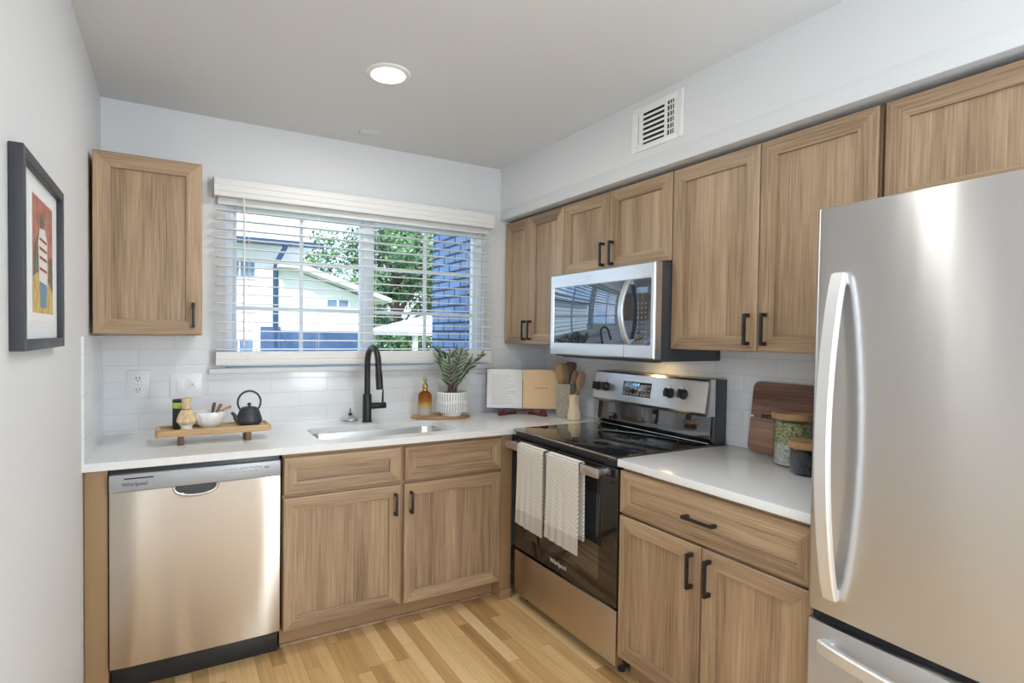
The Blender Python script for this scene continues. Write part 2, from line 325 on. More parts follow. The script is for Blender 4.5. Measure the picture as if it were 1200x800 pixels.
# ------------------------------------------------------------------ mesh builder
def rrect(x0, x1, y0, y1, r, n=6):
    P = []
    for cx, cy, a in ((x1-r, y0+r, -PI/2), (x1-r, y1-r, 0), (x0+r, y1-r, PI/2), (x0+r, y0+r, PI)):
        for k in range(n+1):
            t = a + PI/2*k/n; P.append((cx + r*math.cos(t), cy + r*math.sin(t)))
    return P
class MB:
    def __init__(s): s.v = []; s.f = []; s.m = []
    def add(s, V, F, mi=0, xf=None):
        o = len(s.v)
        s.v += [tuple(xf @ Vector(p)) if xf else tuple(p) for p in V]
        for f in F: s.f.append([i+o for i in f]); s.m.append(mi)
        return s
    def box(s, x0, x1, y0, y1, z0, z1, mi=0, bev=0, seg=2, xf=None):
        x0, x1 = min(x0, x1), max(x0, x1); y0, y1 = min(y0, y1), max(y0, y1); z0, z1 = min(z0, z1), max(z0, z1)
        bm = bmesh.new(); bmesh.ops.create_cube(bm, size=1)
        for v in bm.verts: v.co = Vector(((x0+x1)/2 + v.co.x*(x1-x0), (y0+y1)/2 + v.co.y*(y1-y0), (z0+z1)/2 + v.co.z*(z1-z0)))
        if bev: bmesh.ops.bevel(bm, geom=bm.edges[:], offset=min(bev, .49*min(x1-x0, y1-y0, z1-z0)), segments=seg, profile=.5, affect='EDGES')
        bm.verts.index_update()
        s.add([v.co[:] for v in bm.verts], [[v.index for v in f.verts] for f in bm.faces], mi, xf); bm.free(); return s
    def prism(s, P, axis, a, b, mi=0, xf=None, bev=0):
        """2-D polygon extruded along an axis, optional softened rim"""
        def at(p, t):
            return {'z': (p[0], p[1], t), 'y': (p[0], t, p[1]), 'x': (t, p[0], p[1])}[axis]
        n = len(P); F = []
        if bev:
            cx = sum(p[0] for p in P)/n; cy = sum(p[1] for p in P)/n
            def ins(d):
                out = []
                for i in range(n):
                    p0, p1, p2 = Vector(P[i-1]), Vector(P[i]), Vector(P[(i+1) % n])
                    e = ((p2-p1).normalized() + (p1-p0).normalized())
                    nn = Vector((-e.y, e.x)).normalized() if e.length > 1e-9 else Vector((cx, cy)) - p1
                    if nn.dot(Vector((cx, cy)) - p1) < 0: nn = -nn
                    out.append((p1 + nn*d)[:])
                return out
            sg = 1 if b > a else -1
            rings = [(ins(bev), a), (ins(bev*.3), a+sg*bev*.3), (P, a+sg*bev), (P, b-sg*bev), (ins(bev*.3), b-sg*bev*.3), (ins(bev), b)]
        else: rings = [(P, a), (P, b)]
        V = [at(p, t) for R, t in rings for p in R]
        for k in range(len(rings)-1):
            for i in range(n): j = (i+1) % n; F.append([k*n+i, k*n+j, (k+1)*n+j, (k+1)*n+i])
        F.append(list(range(n))[::-1]); F.append([(len(rings)-1)*n+i for i in range(n)])
        return s.add(V, F, mi, xf)
    def lathe(s, prof, c=(0, 0, 0), seg=32, mi=0, xf=None, fn=None, caps=True):
        V = []; F = []
        for k, (r, z) in enumerate(prof):
            for i in range(seg):
                t = 2*PI*i/seg; q = fn(r, t, z) if fn else r
                V.append((c[0]+q*math.cos(t), c[1]+q*math.sin(t), c[2]+z))
        for k in range(len(prof)-1):
            for i in range(seg): j = (i+1) % seg; F.append([k*seg+i, k*seg+j, (k+1)*seg+j, (k+1)*seg+i])
        if caps: F.append(list(range(seg))[::-1]); F.append([(len(prof)-1)*seg+i for i in range(seg)])
        return s.add(V, F, mi, xf)
    def cyl(s, p, q, r, seg=16, mi=0, bev=0):
        p, q = Vector(p), Vector(q); d = q-p; h = d.length
        xf = Matrix.Translation(p) @ d.to_track_quat('Z', 'Y').to_matrix().to_4x4()
        pr = [(r, 0), (r, h)] if not bev else [(r-bev, 0), (r-bev*.3, bev*.3), (r, bev), (r, h-bev), (r-bev*.3, h-bev*.3), (r-bev, h)]
        return s.lathe(pr, seg=seg, mi=mi, xf=xf)
    def tube(s, pts, r, seg=12, mi=0):
        pts = [Vector(p) for p in pts]; n = len(pts); rr = r if isinstance(r, (list, tuple)) else [r]*n
        V = []; F = []; nrm = None
        for k in range(n):
            t = (pts[min(k+1, n-1)] - pts[max(k-1, 0)]).normalized()
            if nrm is None:
                nrm = t.orthogonal().normalized()
            nrm = (nrm - t*nrm.dot(t)).normalized(); bn = t.cross(nrm)
            for i in range(seg):
                a = 2*PI*i/seg; V.append((pts[k] + (nrm*math.cos(a) + bn*math.sin(a))*rr[k])[:])
        for k in range(n-1):
            for i in range(seg): j = (i+1) % seg; F.append([k*seg+i, k*seg+j, (k+1)*seg+j, (k+1)*seg+i])
        F.append(list(range(seg))[::-1]); F.append([(n-1)*seg+i for i in range(seg)])
        return s.add(V, F, mi)
    def strap(s, pts, wdir, w, t, mi=0):
        """flat bar swept along pts; w = width along wdir, t = thickness"""
        pts = [Vector(p) for p in pts]; wd = Vector(wdir).normalized(); n = len(pts); V = []; F = []; c = min(w, t)*.22
        sec = [(-w/2+c, -t/2), (w/2-c, -t/2), (w/2, -t/2+c), (w/2, t/2-c), (w/2-c, t/2), (-w/2+c, t/2), (-w/2, t/2-c), (-w/2, -t/2+c)]
        for k in range(n):
            tg = (pts[min(k+1, n-1)] - pts[max(k-1, 0)]).normalized(); nn = tg.cross(wd).normalized()
            for a, b in sec: V.append((pts[k] + wd*a + nn*b)[:])
        q = len(sec)
        for k in range(n-1):
            for i in range(q): j = (i+1) % q; F.append([k*q+i, k*q+j, (k+1)*q+j, (k+1)*q+i])
        F.append(list(range(q))[::-1]); F.append([(n-1)*q+i for i in range(q)])
        return s.add(V, F, mi)
    def mesh(s, name, mats, ang=35, recalc=True):
        me = bpy.data.meshes.new(name); me.from_pydata(s.v, [], s.f)
        for q in mats: me.materials.append(M[q] if isinstance(q, str) else q)
        me.polygons.foreach_set('material_index', s.m)
        if recalc:
            bm = bmesh.new(); bm.from_mesh(me); bmesh.ops.recalc_face_normals(bm, faces=bm.faces[:]); bm.to_mesh(me); bm.free()
        me.polygons.foreach_set('use_smooth', [True]*len(me.polygons))
        try: me.set_sharp_from_angle(angle=math.radians(ang))
        except Exception: pass
        me.update(); return me
    def build(s, name, mats, parent=None, loc=None, rz=0, ang=35, recalc=True):
        if isinstance(mats, str): mats = [mats]
        o = bpy.data.objects.new(name, s.mesh(name, mats, ang, recalc)); COL.objects.link(o)
        if parent: o.parent = parent
        if loc: o.location = loc
        if rz: o.rotation_euler.z = rz
        return o
def tag(o, label, cat, group=None):
    o['label'] = label; o['category'] = cat
    if group: o['group'] = group
    return o
def thing(name, loc, label, cat, group=None, rz=0):
    o = bpy.data.objects.new(name, None); COL.objects.link(o); o.location = loc; o.rotation_euler.z = rz; o.empty_display_size = .1
    return tag(o, label, cat, group)
def struct(o): o['kind'] = 'structure'; return o
def text(name, body, size, loc, rot, m, parent, ext=.0006, bold=0.0):
    cu = bpy.data.curves.new(name, 'FONT'); cu.body = body; cu.size = size; cu.extrude = ext; cu.align_x = 'CENTER'; cu.align_y = 'CENTER'; cu.offset = bold
    t = bpy.data.objects.new(name, cu); COL.objects.link(t); bpy.context.view_layer.update()
    me = bpy.data.meshes.new_from_object(t.evaluated_get(bpy.context.evaluated_depsgraph_get()))
    bpy.data.objects.remove(t); me.materials.clear(); me.materials.append(M[m])
    o = bpy.data.objects.new(name, me); COL.objects.link(o); o.location = loc; o.rotation_euler = rot; o.parent = parent; return o

W = 2.5136; WALL = 2.560; B = WALL-W; WS = 2.1732; HC = 2.4854; HU = 2.151; YR = -5.0
RR = -PI/2            # things on the right wall: local x runs along the wall towards the camera, local -y points into the room

# ------------------------------------------------------------------ room shell
struct(MB().box(-.15, WALL+.15, YR-.15, .15, -.12, 0).build('floor', 'floor'))
struct(MB().box(-.15, WALL+.15, YR-.15, .15, HC, HC+.15).build('ceiling', 'ceil'))
struct(MB().box(-.15, 0, YR, .15, 0, HC).build('wall_left', 'wall'))
struct(MB().box(WALL, WALL+.15, YR, .15, 0, HC).build('wall_right', 'wall'))
struct(MB().box(0, WALL, YR-.15, YR, 0, HC).build('wall_rear', 'wall'))
OX0, OX1, OZ0, OZ1 = .53, 2.055, 1.222, 2.10
wb = MB().box(0, OX0, 0, .15, 0, HC).box(OX1, WALL, 0, .15, 0, HC).box(OX0, OX1, 0, .15, 0, OZ0).box(OX0, OX1, 0, .15, OZ1, HC)
struct(wb.build('wall_back', 'wall'))
struct(MB().box(WS, WALL, YR, 0, HU, HC).build('ceiling_soffit', 'wall'))
struct(MB().box(WS-.004, WS, YR, 0, HU, 2.217, bev=.0015).build('trim_1', 'wall'))
# backsplash
bs = MB().box(0, .455, -.009, 0, .914, 1.383).box(.455, 2.128, -.009, 0, .914, 1.194).box(2.128, WALL, -.009, 0, .914, 1.40)
struct(bs.build('wall_back_backsplash', 'tile_x'))
struct(MB().box(0, .009, -.648, -.009, .914, 1.383).build('wall_left_backsplash', 'tile_y'))
struct(MB().box(WALL-.009, WALL, -2.215, -.009, .914, 1.40).build('wall_right_backsplash', 'tile_y'))

# window: opening, vinyl frame, two sashes with bars, glass, inner sill
w1 = bpy.data.objects.new('window_1', None); COL.objects.link(w1); w1.location = ((OX0+OX1)/2, 0, OZ0); struct(w1)
def ring(mb, x0, x1, z0, z1, w, y0, y1, mi=0, b=.003):
    mb.box(x0, x0+w, y0, y1, z0, z1, mi, b); mb.box(x1-w, x1, y0, y1, z0, z1, mi, b)
    mb.box(x0+w, x1-w, y0, y1, z0, z0+w, mi, b); mb.box(x0+w, x1-w, y0, y1, z1-w, z1, mi, b); return mb
lx = (OX0+OX1)/2
f = MB(); ring(f, OX0-lx+.001, OX1-lx-.001, .002, OZ1-OZ0-.001, .036, .03, .12)
f.box(-.028, .028, .035, .12, .03, OZ1-OZ0-.03, 0, .003)
f.build('window_frame', 'vinyl', w1)
for x0, x1 in ((OX0-lx+.036, -.020), (.020, OX1-lx-.036)):
    s = MB(); ring(s, x0, x1, .036, OZ1-OZ0-.036, .022, .045, .085)
    so = s.build('sash', 'vinyl', w1)
    b = MB(); xm = (x0+x1)/2; h = OZ1-OZ0
    b.box(xm-.010, xm+.010, .050, .062, .05, h-.05, 0, .002)
    for k in (1, 2): z = .056 + (h-.112)*k/3; b.box(x0+.02, x1-.02, .049, .063, z-.010, z+.010, 0, .002)
    b.build('muntin', 'vinyl', so)
    MB().box(x0+.02, x1-.02, .066, .070, .055, h-.055).build('pane', 'pane', so)
sl = MB().box(.453-lx, 2.128-lx, -.040, .03, -.028, -.002, 0, .004)
sl.build('window_sill', 'white', w1)

# baseboard-like shoe strip along the toe kick is part of the cabinets (below)
# ------------------------------------------------------------------ cabinet pieces
def door_mb(mb, x0, x1, z0, z1, yf, fw=.064, t=.020, hp=False):
    def R(d, y): return [(x0+d, y, z0+d), (x1-d, y, z0+d), (x1-d, y, z1-d), (x0+d, y, z1-d)]
    rings = [R(0, yf+t), R(0, yf+.004), R(.004, yf), R(fw-.020, yf), R(fw-.004, yf+.004), R(fw-.0035, yf+.014)]
    V = [p for r in rings for p in r]; F = []; mi = []
    for k in range(len(rings)-1):
        for i in range(4):
            j = (i+1) % 4; F.append([k*4+i, k*4+j, (k+1)*4+j, (k+1)*4+i]); mi.append(1 if i in (0, 2) else 0)
    e = (len(rings)-1)*4
    F.append([e, e+1, e+2, e+3]); mi.append(1 if hp else 0); F.append([3, 2, 1, 0]); mi.append(0)
    o = len(mb.v); mb.v += V
    for q, k in zip(F, mi): mb.f.append([i+o for i in q]); mb.m.append(k)
    return mb
def pull(name, parent, cx, cz, yf, L, vert=True):
    mb = MB(); w = .0055; d = .032
    if vert:
        mb.box(cx-w, cx+w, yf-d, yf-d+.010, cz-L/2, cz+L/2, 0, .0018)
        for s in (-1, 1): mb.box(cx-w*1.15, cx+w*1.15, yf-d+.006, yf+.0005, cz+s*(L/2-.007)-.007, cz+s*(L/2-.007)+.007, 0, .0018)
    else:
        mb.box(cx-L/2, cx+L/2, yf-d, yf-d+.010, cz-w, cz+w, 0, .0018)
        for s in (-1, 1): mb.box(cx+s*(L/2-.007)-.007, cx+s*(L/2-.007)+.007, yf-d+.006, yf+.0005, cz-w*1.15, cz+w*1.15, 0, .0018)
    return mb.build(name, 'black', parent)
def front(kind, parent, x0, x1, z0, z1, yf, pl=None, fw=.064):
    o = door_mb(MB(), x0, x1, z0, z1, yf, fw, hp=(kind != 'door')).build(kind, ['cab_v', 'cab_h'], parent, ang=20)
    if pl: pull('handle', o, *pl)
    return o

# ---- upper cabinets
def upper(loc, rz, w, z0, z1, depth, splits, handles, label, body_top=None):
    bk = B-.002 if rz else -.002
    t = thing('wall_cabinet', loc, label, 'cabinet', 'oak wall cabinets', rz)
    h = z1 - z0
    b = MB(); b.box(0, w, -depth+.022, bk, 0, (body_top or z1)-z0, 0, .001); b.build('body', ['cab_v'], t)
    xs = [0] + splits + [w]
    for i in range(len(xs)-1):
        front('door', t, xs[i]+.0018, xs[i+1]-.0018, .001, h, -depth, handles[i])
    return t
ZB, ZT = 1.354, 2.131; D = .3063
def rloc(xl, z): return (W, -xl, z)
upper((.0127, 0, 1.390), 0, .392, 1.390, 2.118, .457, [], [(.357, .085, -.457, .105, True)], 'single door oak wall cabinet left of the window')
upper(rloc(.012, ZB), RR, .606, ZB, ZT, D, [.303-.03], [(.243, .085, -D, .12, True), (.303, .085, -D, .12, True)], 'narrow two door oak wall cabinet in the corner right of the window')
upper(rloc(.6185, 1.742), RR, .762, 1.742, ZT, D, [.365], [(.332, .078, -D, .12, True), (.397, .078, -D, .12, True)], 'short two door oak wall cabinet directly above the microwave')
upper(rloc(1.3825, ZB), RR, .795, ZB, ZT, D, [.405], [(.372, .085, -D, .12, True), (.440, .085, -D, .12, True)], 'tall wide two door oak wall cabinet between microwave and refrigerator')
upper(rloc(2.192, 1.80), RR, .914, 1.80, ZT, D, [.457], [(.42, .07, -D, .12, True), (.494, .07, -D, .12, True)], 'short oak wall cabinet above the refrigerator')

# ---- base cabinets on the back wall
FD = .635
t = thing('base_cabinet', (.7100, 0, 0), 'oak sink base cabinet with two drawer fronts and two doors under the window', 'cabinet', 'oak base cabinets')
b = MB(); b.box(0, 1.103, -FD+.022, -.002, .1, .70, 0, .001); b.box(0, .02, -FD+.022, -.002, .70, .883); b.box(1.083, 1.103, -FD+.022, -.002, .70, .883); b.box(.02, 1.083, -FD+.022, -FD+.045, .70, .883)
b.build('body', 'cab_in', t)
k = MB(); k.box(0, 1.103, -.55, -.53, .001, .1); k.build('toe_kick', 'cab_in', t)
k = MB(); k.box(.0, 1.093, -.562, -.551, .001, .016, 0, .004); o = k.build('shoe_moulding', 'cab_v', t)
c = .550
front('drawer_front', t, .002, c-.010, .703, .866, -FD, None, .059); front('drawer_front', t, c+.010, 1.100, .703, .866, -FD, None, .059)
front('door', t, .002, c-.008, .105, .688, -FD, (c-.040, .600, -FD, .105, True)); front('door', t, c+.008, 1.100, .105, .688, -FD, (c+.040, .600, -FD, .105, True))
MB().box(0, .070, -.620, -.002, .001, .883, 0, .001).box(0, .072, -.628, -.620, .001, .05, 0, .002).build('filler_panel', 'cab_in', None, (1.8170, 0, 0))
tag(bpy.data.objects['filler_panel'], 'upright oak filler panel between sink cabinet and range', 'cabinet panel')
MB().box(0, .074, -.612, -.002, .001, .883, 0, .001).box(0, .074, -.620, -.612, .001, .05, 0, .002).build('end_panel', 'cab_in', None, (.003, 0, 0))
tag(bpy.data.objects['end_panel'], 'plain brown end panel between left wall and dishwasher', 'cabinet panel')

# ---- base cabinet on the right wall
t = thing('base_cabinet', (W, -1.432, 0), 'oak base cabinet with one wide drawer between range and refrigerator', 'cabinet', 'oak base cabinets', RR)
bw = .770
b = MB(); b.box(0, bw, -FD+.022, B-.012, .1, .883, 0, .001); b.build('body', 'cab_v', t)
MB().box(0, bw, -.555, -.53, .001, .1).build('toe_kick', 'cab_in', t)
front('drawer', t, .002, bw-.002, .697, .868, -FD, (.392, .780, -FD, .125, False), .055)
c = .394
front('door', t, .002, c-.0018, .108, .687, -FD, (c-.036, .597, -FD, .125, True)); front('door', t, c+.0018, bw-.002, .108, .687, -FD, (c+.036, .597, -FD, .125, True))

# ---- countertops (sink cut-out in the back one)
SX0, SX1, SY0, SY1 = .885, 1.610, -.555, -.205
def slab_with_hole(name, x0, x1, y0, y1, z0, z1, hole, mname):
    bm = bmesh.new(); e = .004
    out = [(x0, y0), (x1, y0), (x1, y1), (x0, y1)]
    mb = MB(); n = len(hole)
    q = n // 4
    # ring of quads between outer rectangle and hole, at top and bottom
    def tri(zs, flip):
        pass
    V = []; F = []
    def lay(P, z): i = len(V); V.extend((p[0], p[1], z) for p in P); return i
    ot = lay(out, z1); ht = lay(hole, z1); ob = lay(out, z0); hb = lay(hole, z0)
    corner = [out.index(o) for o in ((x1, y0), (x1, y1), (x0, y1), (x0, y0))]
    for c in range(4):
        a = [ht + (c*q + k) for k in range(q)]
        for k in range(q-1): F.append([ot+corner[c], a[k+1], a[k]]); F.append([ob+corner[c], a[k]-ht+hb, a[k+1]-ht+hb])
        nx = ht + ((c+1) % 4)*q; cn = corner[(c+1) % 4]
        F.append([ot+corner[c], ot+cn, nx, a[-1]]); F.append([ob+corner[c], a[-1]-ht+hb, nx-ht+hb, ob+cn])
    for i in range(4): j = (i+1) % 4; F.append([ob+i, ob+j, ot+j, ot+i])
    for i in range(n): j = (i+1) % n; F.append([ht+i, ht+j, hb+j, hb+i])
    mb.add(V, F); return mb.build(name, mname, None, None, 0, 30)
hole = rrect(SX0, SX1, SY0, SY1, .07, 7)
ct = slab_with_hole('countertop', .0, WALL-.009, -.648, -.009, .884, .914, hole, 'quartz')
tag(ct, 'white quartz countertop with undermount sink below the window', 'countertop')
ct2 = MB().box(1.8655, WALL-.009, -2.207, -1.432, .884, .914, 0, .002).build('countertop', 'quartz')
tag(ct2, 'white quartz countertop between range and refrigerator', 'countertop')

# ---- sink
sk = MB(); V = []; F = []
rings = [(-.012, .8835), (.003, .8835), (.006, .875), (.012, .74), (.03, .715), (.06, .706)]
n = None
for d, z in rings:
    R = rrect(SX0+d, SX1-d, SY0+d, SY1-d, max(.02, .072-d*.3), 7); n = len(R); V += [(p[0]-1.2475, p[1]+.38, z-.70) for p in R]
for k in range(len(rings)-1):
    for i in range(n): j = (i+1) % n; F.append([k*n+i, k*n+j, (k+1)*n+j, (k+1)*n+i])
F.append([(len(rings)-1)*n+i for i in range(n)])
sk.add(V, F)
s = thing('sink', (1.2475, -.38, .70), 'stainless steel undermount sink set into the back countertop', 'sink')
sk.build('basin', 'sinksteel', s, recalc=False)
MB().lathe([(.045, .0062), (.043, .009), (.030, .0085), (.012, .0075)], (0, .08, 0), 24).build('drain', 'chrome', s)

# ---- faucet
fx, fy = 1.246, -.118
t = thing('faucet', (fx, fy, .914), 'tall matte black gooseneck faucet behind the sink', 'faucet')
MB().lathe([(.029, 0), (.029, .006), (.0245, .009), (.0245, .150), (.022, .156), (.018, .158)], seg=28).build('base', 'black', t)
pts = [(0, 0, .15), (0, 0, .20), (0, 0, .29)]
for k in range(0, 13): a = PI*k/13; pts.append((0, -.092+.092*math.cos(a), .326+.092*math.sin(a)))
pts += [(0, -.187, .31), (0, -.194, .28)]
MB().tube(pts, .0165, 18).build('spout', 'black', t)
MB().cyl((0, -.192, .288), (0, -.210, .200), .0185, 20, 0, .003).build('spray_head', 'black', t)
MB().cyl((.018, 0, .088), (.108, 0, .088), .0175, 20, 0, .002).build('valve', 'black', t)
h = MB().tube([(.090, 0, .10), (.090, -.004, .16), (.0905, -.008, .178)], [.006, .0048, .004], 10); h.build('lever', 'black', t)
# strainer basket standing on the counter
t = thing('sink_strainer', (1.170, -.052, .914), 'small chrome sink strainer basket on the counter left of the faucet', 'sink strainer')
MB().lathe([(.030, 0), (.036, .006), (.046, .010), (.045, .014), (.032, .024), (.024, .032), (.012, .036)], seg=28).build('basket', 'chrome', t)
MB().cyl((0, 0, .034), (0, 0, .072), .0035, 10).lathe([(.012, .036), (.012, .044), (.004, .046)], seg=16).build('post', 'black', t)

# ------------------------------------------------------------------ dishwasher
dw = thing('dishwasher', (.0790, 0, 0), 'stainless steel dishwasher under the left end of the counter', 'dishwasher')
dwW = .622
MB().box(.004, dwW-.004, -.615, -.01, .10, .878, 0, .002).build('tub', 'blackpl', dw)
MB().box(.004, dwW-.004, -.575, -.55, .002, .10, 0, .002).build('kick_plate', 'blackpl', dw)
# door: gently bowed steel skin
P = [(.004, -.612)]
for k in range(13): u = k/12; x = .004+(dwW-.008)*u; e = min(u, 1-u)*12; P.append((x, -.639-.0025*math.sin(PI*u) + (.006 if e < .5 else 0)))
P.append((dwW-.004, -.612))
MB().prism(P, 'z', .118, .795, 0, bev=.003).build('door', 'steel_floortint', dw)
cp = MB().box(.004, dwW-.004, -.648, -.612, .797, .862, 0, .003)
c = cp.build('control_panel', 'ctrl', dw)
MB().box(.052, .150, -.6490, -.6475, .843, .8475).build('vent_slot', 'hole', c)
mk = MB()
for i in range(4): mk.box(.396+i*.013, .404+i*.013, -.6488, -.6475, .842, .8445); 
for i in range(7): mk.box(.458+i*.0125, .466+i*.0125, -.6488, -.6475, .842+(i % 2)*.002, .8455+(i % 2)*.002)
for i in range(3): mk.box(.404+i*.016, .411+i*.016, -.6488, -.6475, .831, .8325); mk.box(.470+i*.022, .480+i*.022, -.6488, -.6475, .829, .8305)
for i in range(3): mk.box(.553+i*.007, .557+i*.007, -.6488, -.6475, .836, .8445)
mk.build('control_markings', 'mark', c)
text('logo', 'Whirlpool', .020, (.087, -.6485, .823), (PI/2, 0, 0), 'logo_grey', c, bold=.0003)
pk = MB(); hx = .296
pc = [(hx+.078*math.cos(a), .797-.040*math.sin(a)**.7 if 0 < a < PI else .797) for a in [PI*k/20 for k in range(21)]]
pk.prism(pc, 'y', -.6472, -.640)
hp = pk.build('handle_pocket', 'greydark', dw)
MB().tube([(p[0], -.6490, p[1]) for p in pc], .0065, 12).build('pocket_rim', 'chrome', hp)

# ------------------------------------------------------------------ range
rg = thing('range', (W, -.663, 0), 'stainless and black glass electric range between the two counters', 'range', rz=RR)
rw = .762; rf = -.628
MB().box(.002, rw-.002, rf+.045, B-.012, .035, .903, 0, .002).build('body', 'blackpl', rg)
ft = [(.04, -.56), (rw-.04, -.56), (.04, -.06), (rw-.04, -.06)]
for x, y in ft: MB().cyl((x, y, .001), (x, y, .036), .016, 14).build('foot', 'blackpl', rg)
ck = MB().box(0, rw, rf-.022, -.060, .903, .919, 0, .004, 3)
ck = ck.build('cooktop', 'glassblk', rg)
bm_ = MB()
for x, y, r in ((.20, -.47, .105), (.56, -.47, .085), (.20, -.22, .08), (.56, -.22, .11)):
    for q in (r,):
        V = []; F = []; n = 48
        for i in range(n):
            a = 2*PI*i/n; V += [(x+q*math.cos(a), y+q*math.sin(a), .9194), (x+(q-.0018)*math.cos(a), y+(q-.0018)*math.sin(a), .9194)]
        for i in range(n): j = (i+1) % n; F.append([2*i, 2*j, 2*j+1, 2*i+1])
        MB().add(V, F).build('burner_marking', 'greydark', ck, recalc=False)
MB().box(.003, rw-.003, rf-.006, rf+.05, .872, .902, 0, .004).build('vent_trim', 'blackpl', rg)
od = MB().box(.003, rw-.003, rf-.004, rf+.042, .292, .868, 0, .004).build('oven_door', 'glassdoor', rg)
MB().box(.110, rw-.110, rf-.0052, rf-.0035, .372, .735, 0, .0006).build('oven_window', 'glassblk', od)
text('logo', 'Whirlpool', .030, (rw*.49, rf-.0048, .335), (PI/2, 0, 0), 'logo_light', od, bold=.0004)
hb = MB().box(.010, rw-.045, -.707, -.691, .826, .866, 0, .004)
for x in (.045, rw-.080): hb.box(x-.014, x+.014, -.695, rf-.003, .832, .860, 0, .003)
hb.build('door_handle', 'steel2', rg)
MB().box(.002, rw-.002, rf-.004, rf+.04, .054, .280, 0, .004).build('storage_drawer', 'steel_floortint', rg)
# back guard
MB().tube([(.012, -.0795, .9225), (rw-.012, -.0795, .9225)], .0026, 8).build('splash_trim', 'chrome', rg)
MB().box(.004, rw-.004, rf-.0232, rf-.0205, .9115, .9165, 0, .001).build('front_trim', 'chrome', rg)
gs = MB(); gs.prism([(-.058, .919), (-.078, .945), (-.070, 1.052), (-.020, 1.052), (-.020, .919)], 'x', .006, rw-.006, bev=.003); gs.build('splash_panel', 'glassblk', rg)
bgd = MB(); bgd.prism([(-.112, 1.056), (-.118, 1.064), (-.092, 1.206), (-.080, 1.216), (-.046, 1.216), (-.046, 1.046), (-.100, 1.046)], 'x', .004, rw-.004, bev=.004); bgd.build('control_panel', 'steel2', rg)
MB().box(.004, .016, -.046, B-.014, .905, 1.214).box(rw-.016, rw-.004, -.046, B-.014, .905, 1.214, 0, .002).box(.016, rw-.016, -.046, B-.014, .93, 1.214).build('backguard_housing', 'greydark', rg)
tilt = math.atan2(.026, .142)
def on_panel(x, z, off=0):   # point on the sloping control face
    u = (z-1.064)/(1.206-1.064); return (x, -.118+.026*u-off*math.cos(tilt), z)
def panel_xf(x, z): return Matrix.Translation(Vector(on_panel(x, z))) @ Matrix.Rotation(-tilt, 4, 'X')
cb = MB().box(-.098, .098, -.0012, .004, -.040, .036, 0, .001, xf=panel_xf(.330, 1.136)); db = cb.build('display', 'glassblk', rg)
mk = MB()
for i in range(8):
    for j in range(3):
        if 2 <= i <= 4 and j == 2: continue
        x = -.085+i*.0243; z = -.028+j*.024; mk.box(x-.005, x+.005, -.0018, -.001, z-.0022, z+.0022, 0, xf=panel_xf(.330, 1.136))
mk.build('display_marking', 'grey', db)
tx = text('clock', '11:14', .021, (.323, on_panel(.33, 1.158)[1]-.0015, 1.158), (PI/2-tilt, 0, 0), 'emit_blue', db)
for x, z in ((.040, 1.128), (.102, 1.130), (.548, 1.136), (.628, 1.138)):
    kb = MB(); X = panel_xf(x, z) @ Matrix.Rotation(PI/2, 4, 'X')
    kb.lathe([(.025, -.001), (.025, .004), (.0215, .006), (.0205, .026), (.019, .029)], seg=28, xf=X)
    kb.box(-.0065, .0065, -.021, .021, .026, .040, 0, .002, xf=X); MB().box(-.0012, .0012, -.0008, .0006, .029, .040, xf=panel_xf(x, z)).build('knob_marking', 'mark', kb.build('knob', 'blackpl', rg))

# ------------------------------------------------------------------ microwave
mv = thing('microwave', (W, -.640, 1.298), 'stainless over-the-range microwave with black glass door', 'microwave', rz=RR)
mw, mh, mf = .742, .438, -.4036
MB().box(.002, mw-.002, -.362, B-.012, .0, mh-.002, 0, .003).build('body', 'greydark', mv)
mb = MB()
def frame_ring(mb, x0, x1, z0, z1, ix0, ix1, iz0, iz1, yf, yb, rec, mi=0, r=.006):
    A = [rrect(x0, x1, z0, z1, .004, 3), rrect(x0, x1, z0, z1, .004, 3), rrect(x0+r, x1-r, z0+r, z1-r, .003, 3), rrect(ix0, ix1, iz0, iz1, .008, 3), rrect(ix0+.002, ix1-.002, iz0+.002, iz1-.002, .007, 3)]
    Y = [yb, yf+r, yf, yf, yf+rec]; n = len(A[0]); V = [(p[0], y, p[1]) for R, y in zip(A, Y) for p in R]; F = []
    for k in range(4):
        for i in range(n): j = (i+1) % n; F.append([k*n+i, k*n+j, (k+1)*n+j, (k+1)*n+i])
    F.append(list(range(n))[::-1]); F.append([4*n+i for i in range(n)])
    return mb.add(V, F, mi)
frame_ring(mb, 0, mw, .010, mh-.002, .030, .722, .070, .368, mf, -.361, .003)
fr = mb.build('door', 'steel2', mv)
MB().box(.033, .719, mf+.0012, mf+.004, .073, .365, 0, .0005).build('door_glass', 'mirrorglass', fr)
MB().box(.5605, .562, mf-.0004, mf+.002, .011, .069).build('door_seam', 'hole', fr)
mk = MB()
for i in range(3):
    for j in range(9): mk.box(.641+i*.023, .650+i*.023, mf+.0006, mf+.0014, .088+j*.021, .0905+j*.021)
mk.build('keypad', 'grey', fr); MB().box(.634, .702, mf+.0006, mf+.0014, .302, .328).build('display', 'winblue', fr)
pts = []
for k in range(17): u = k/16; pts.append((.600, mf-.012-.048*math.sin(PI*u)**.8, .078+.284*u))
hb = MB().strap(pts, (1, 0, 0), .030, .012); hb.box(.588, .612, mf-.016, mf+.002, .074, .096, 0, .003); hb.box(.588, .612, mf-.016, mf+.002, .344, .366, 0, .003)
hb.build('handle', 'steel2', mv)
lg = MB()
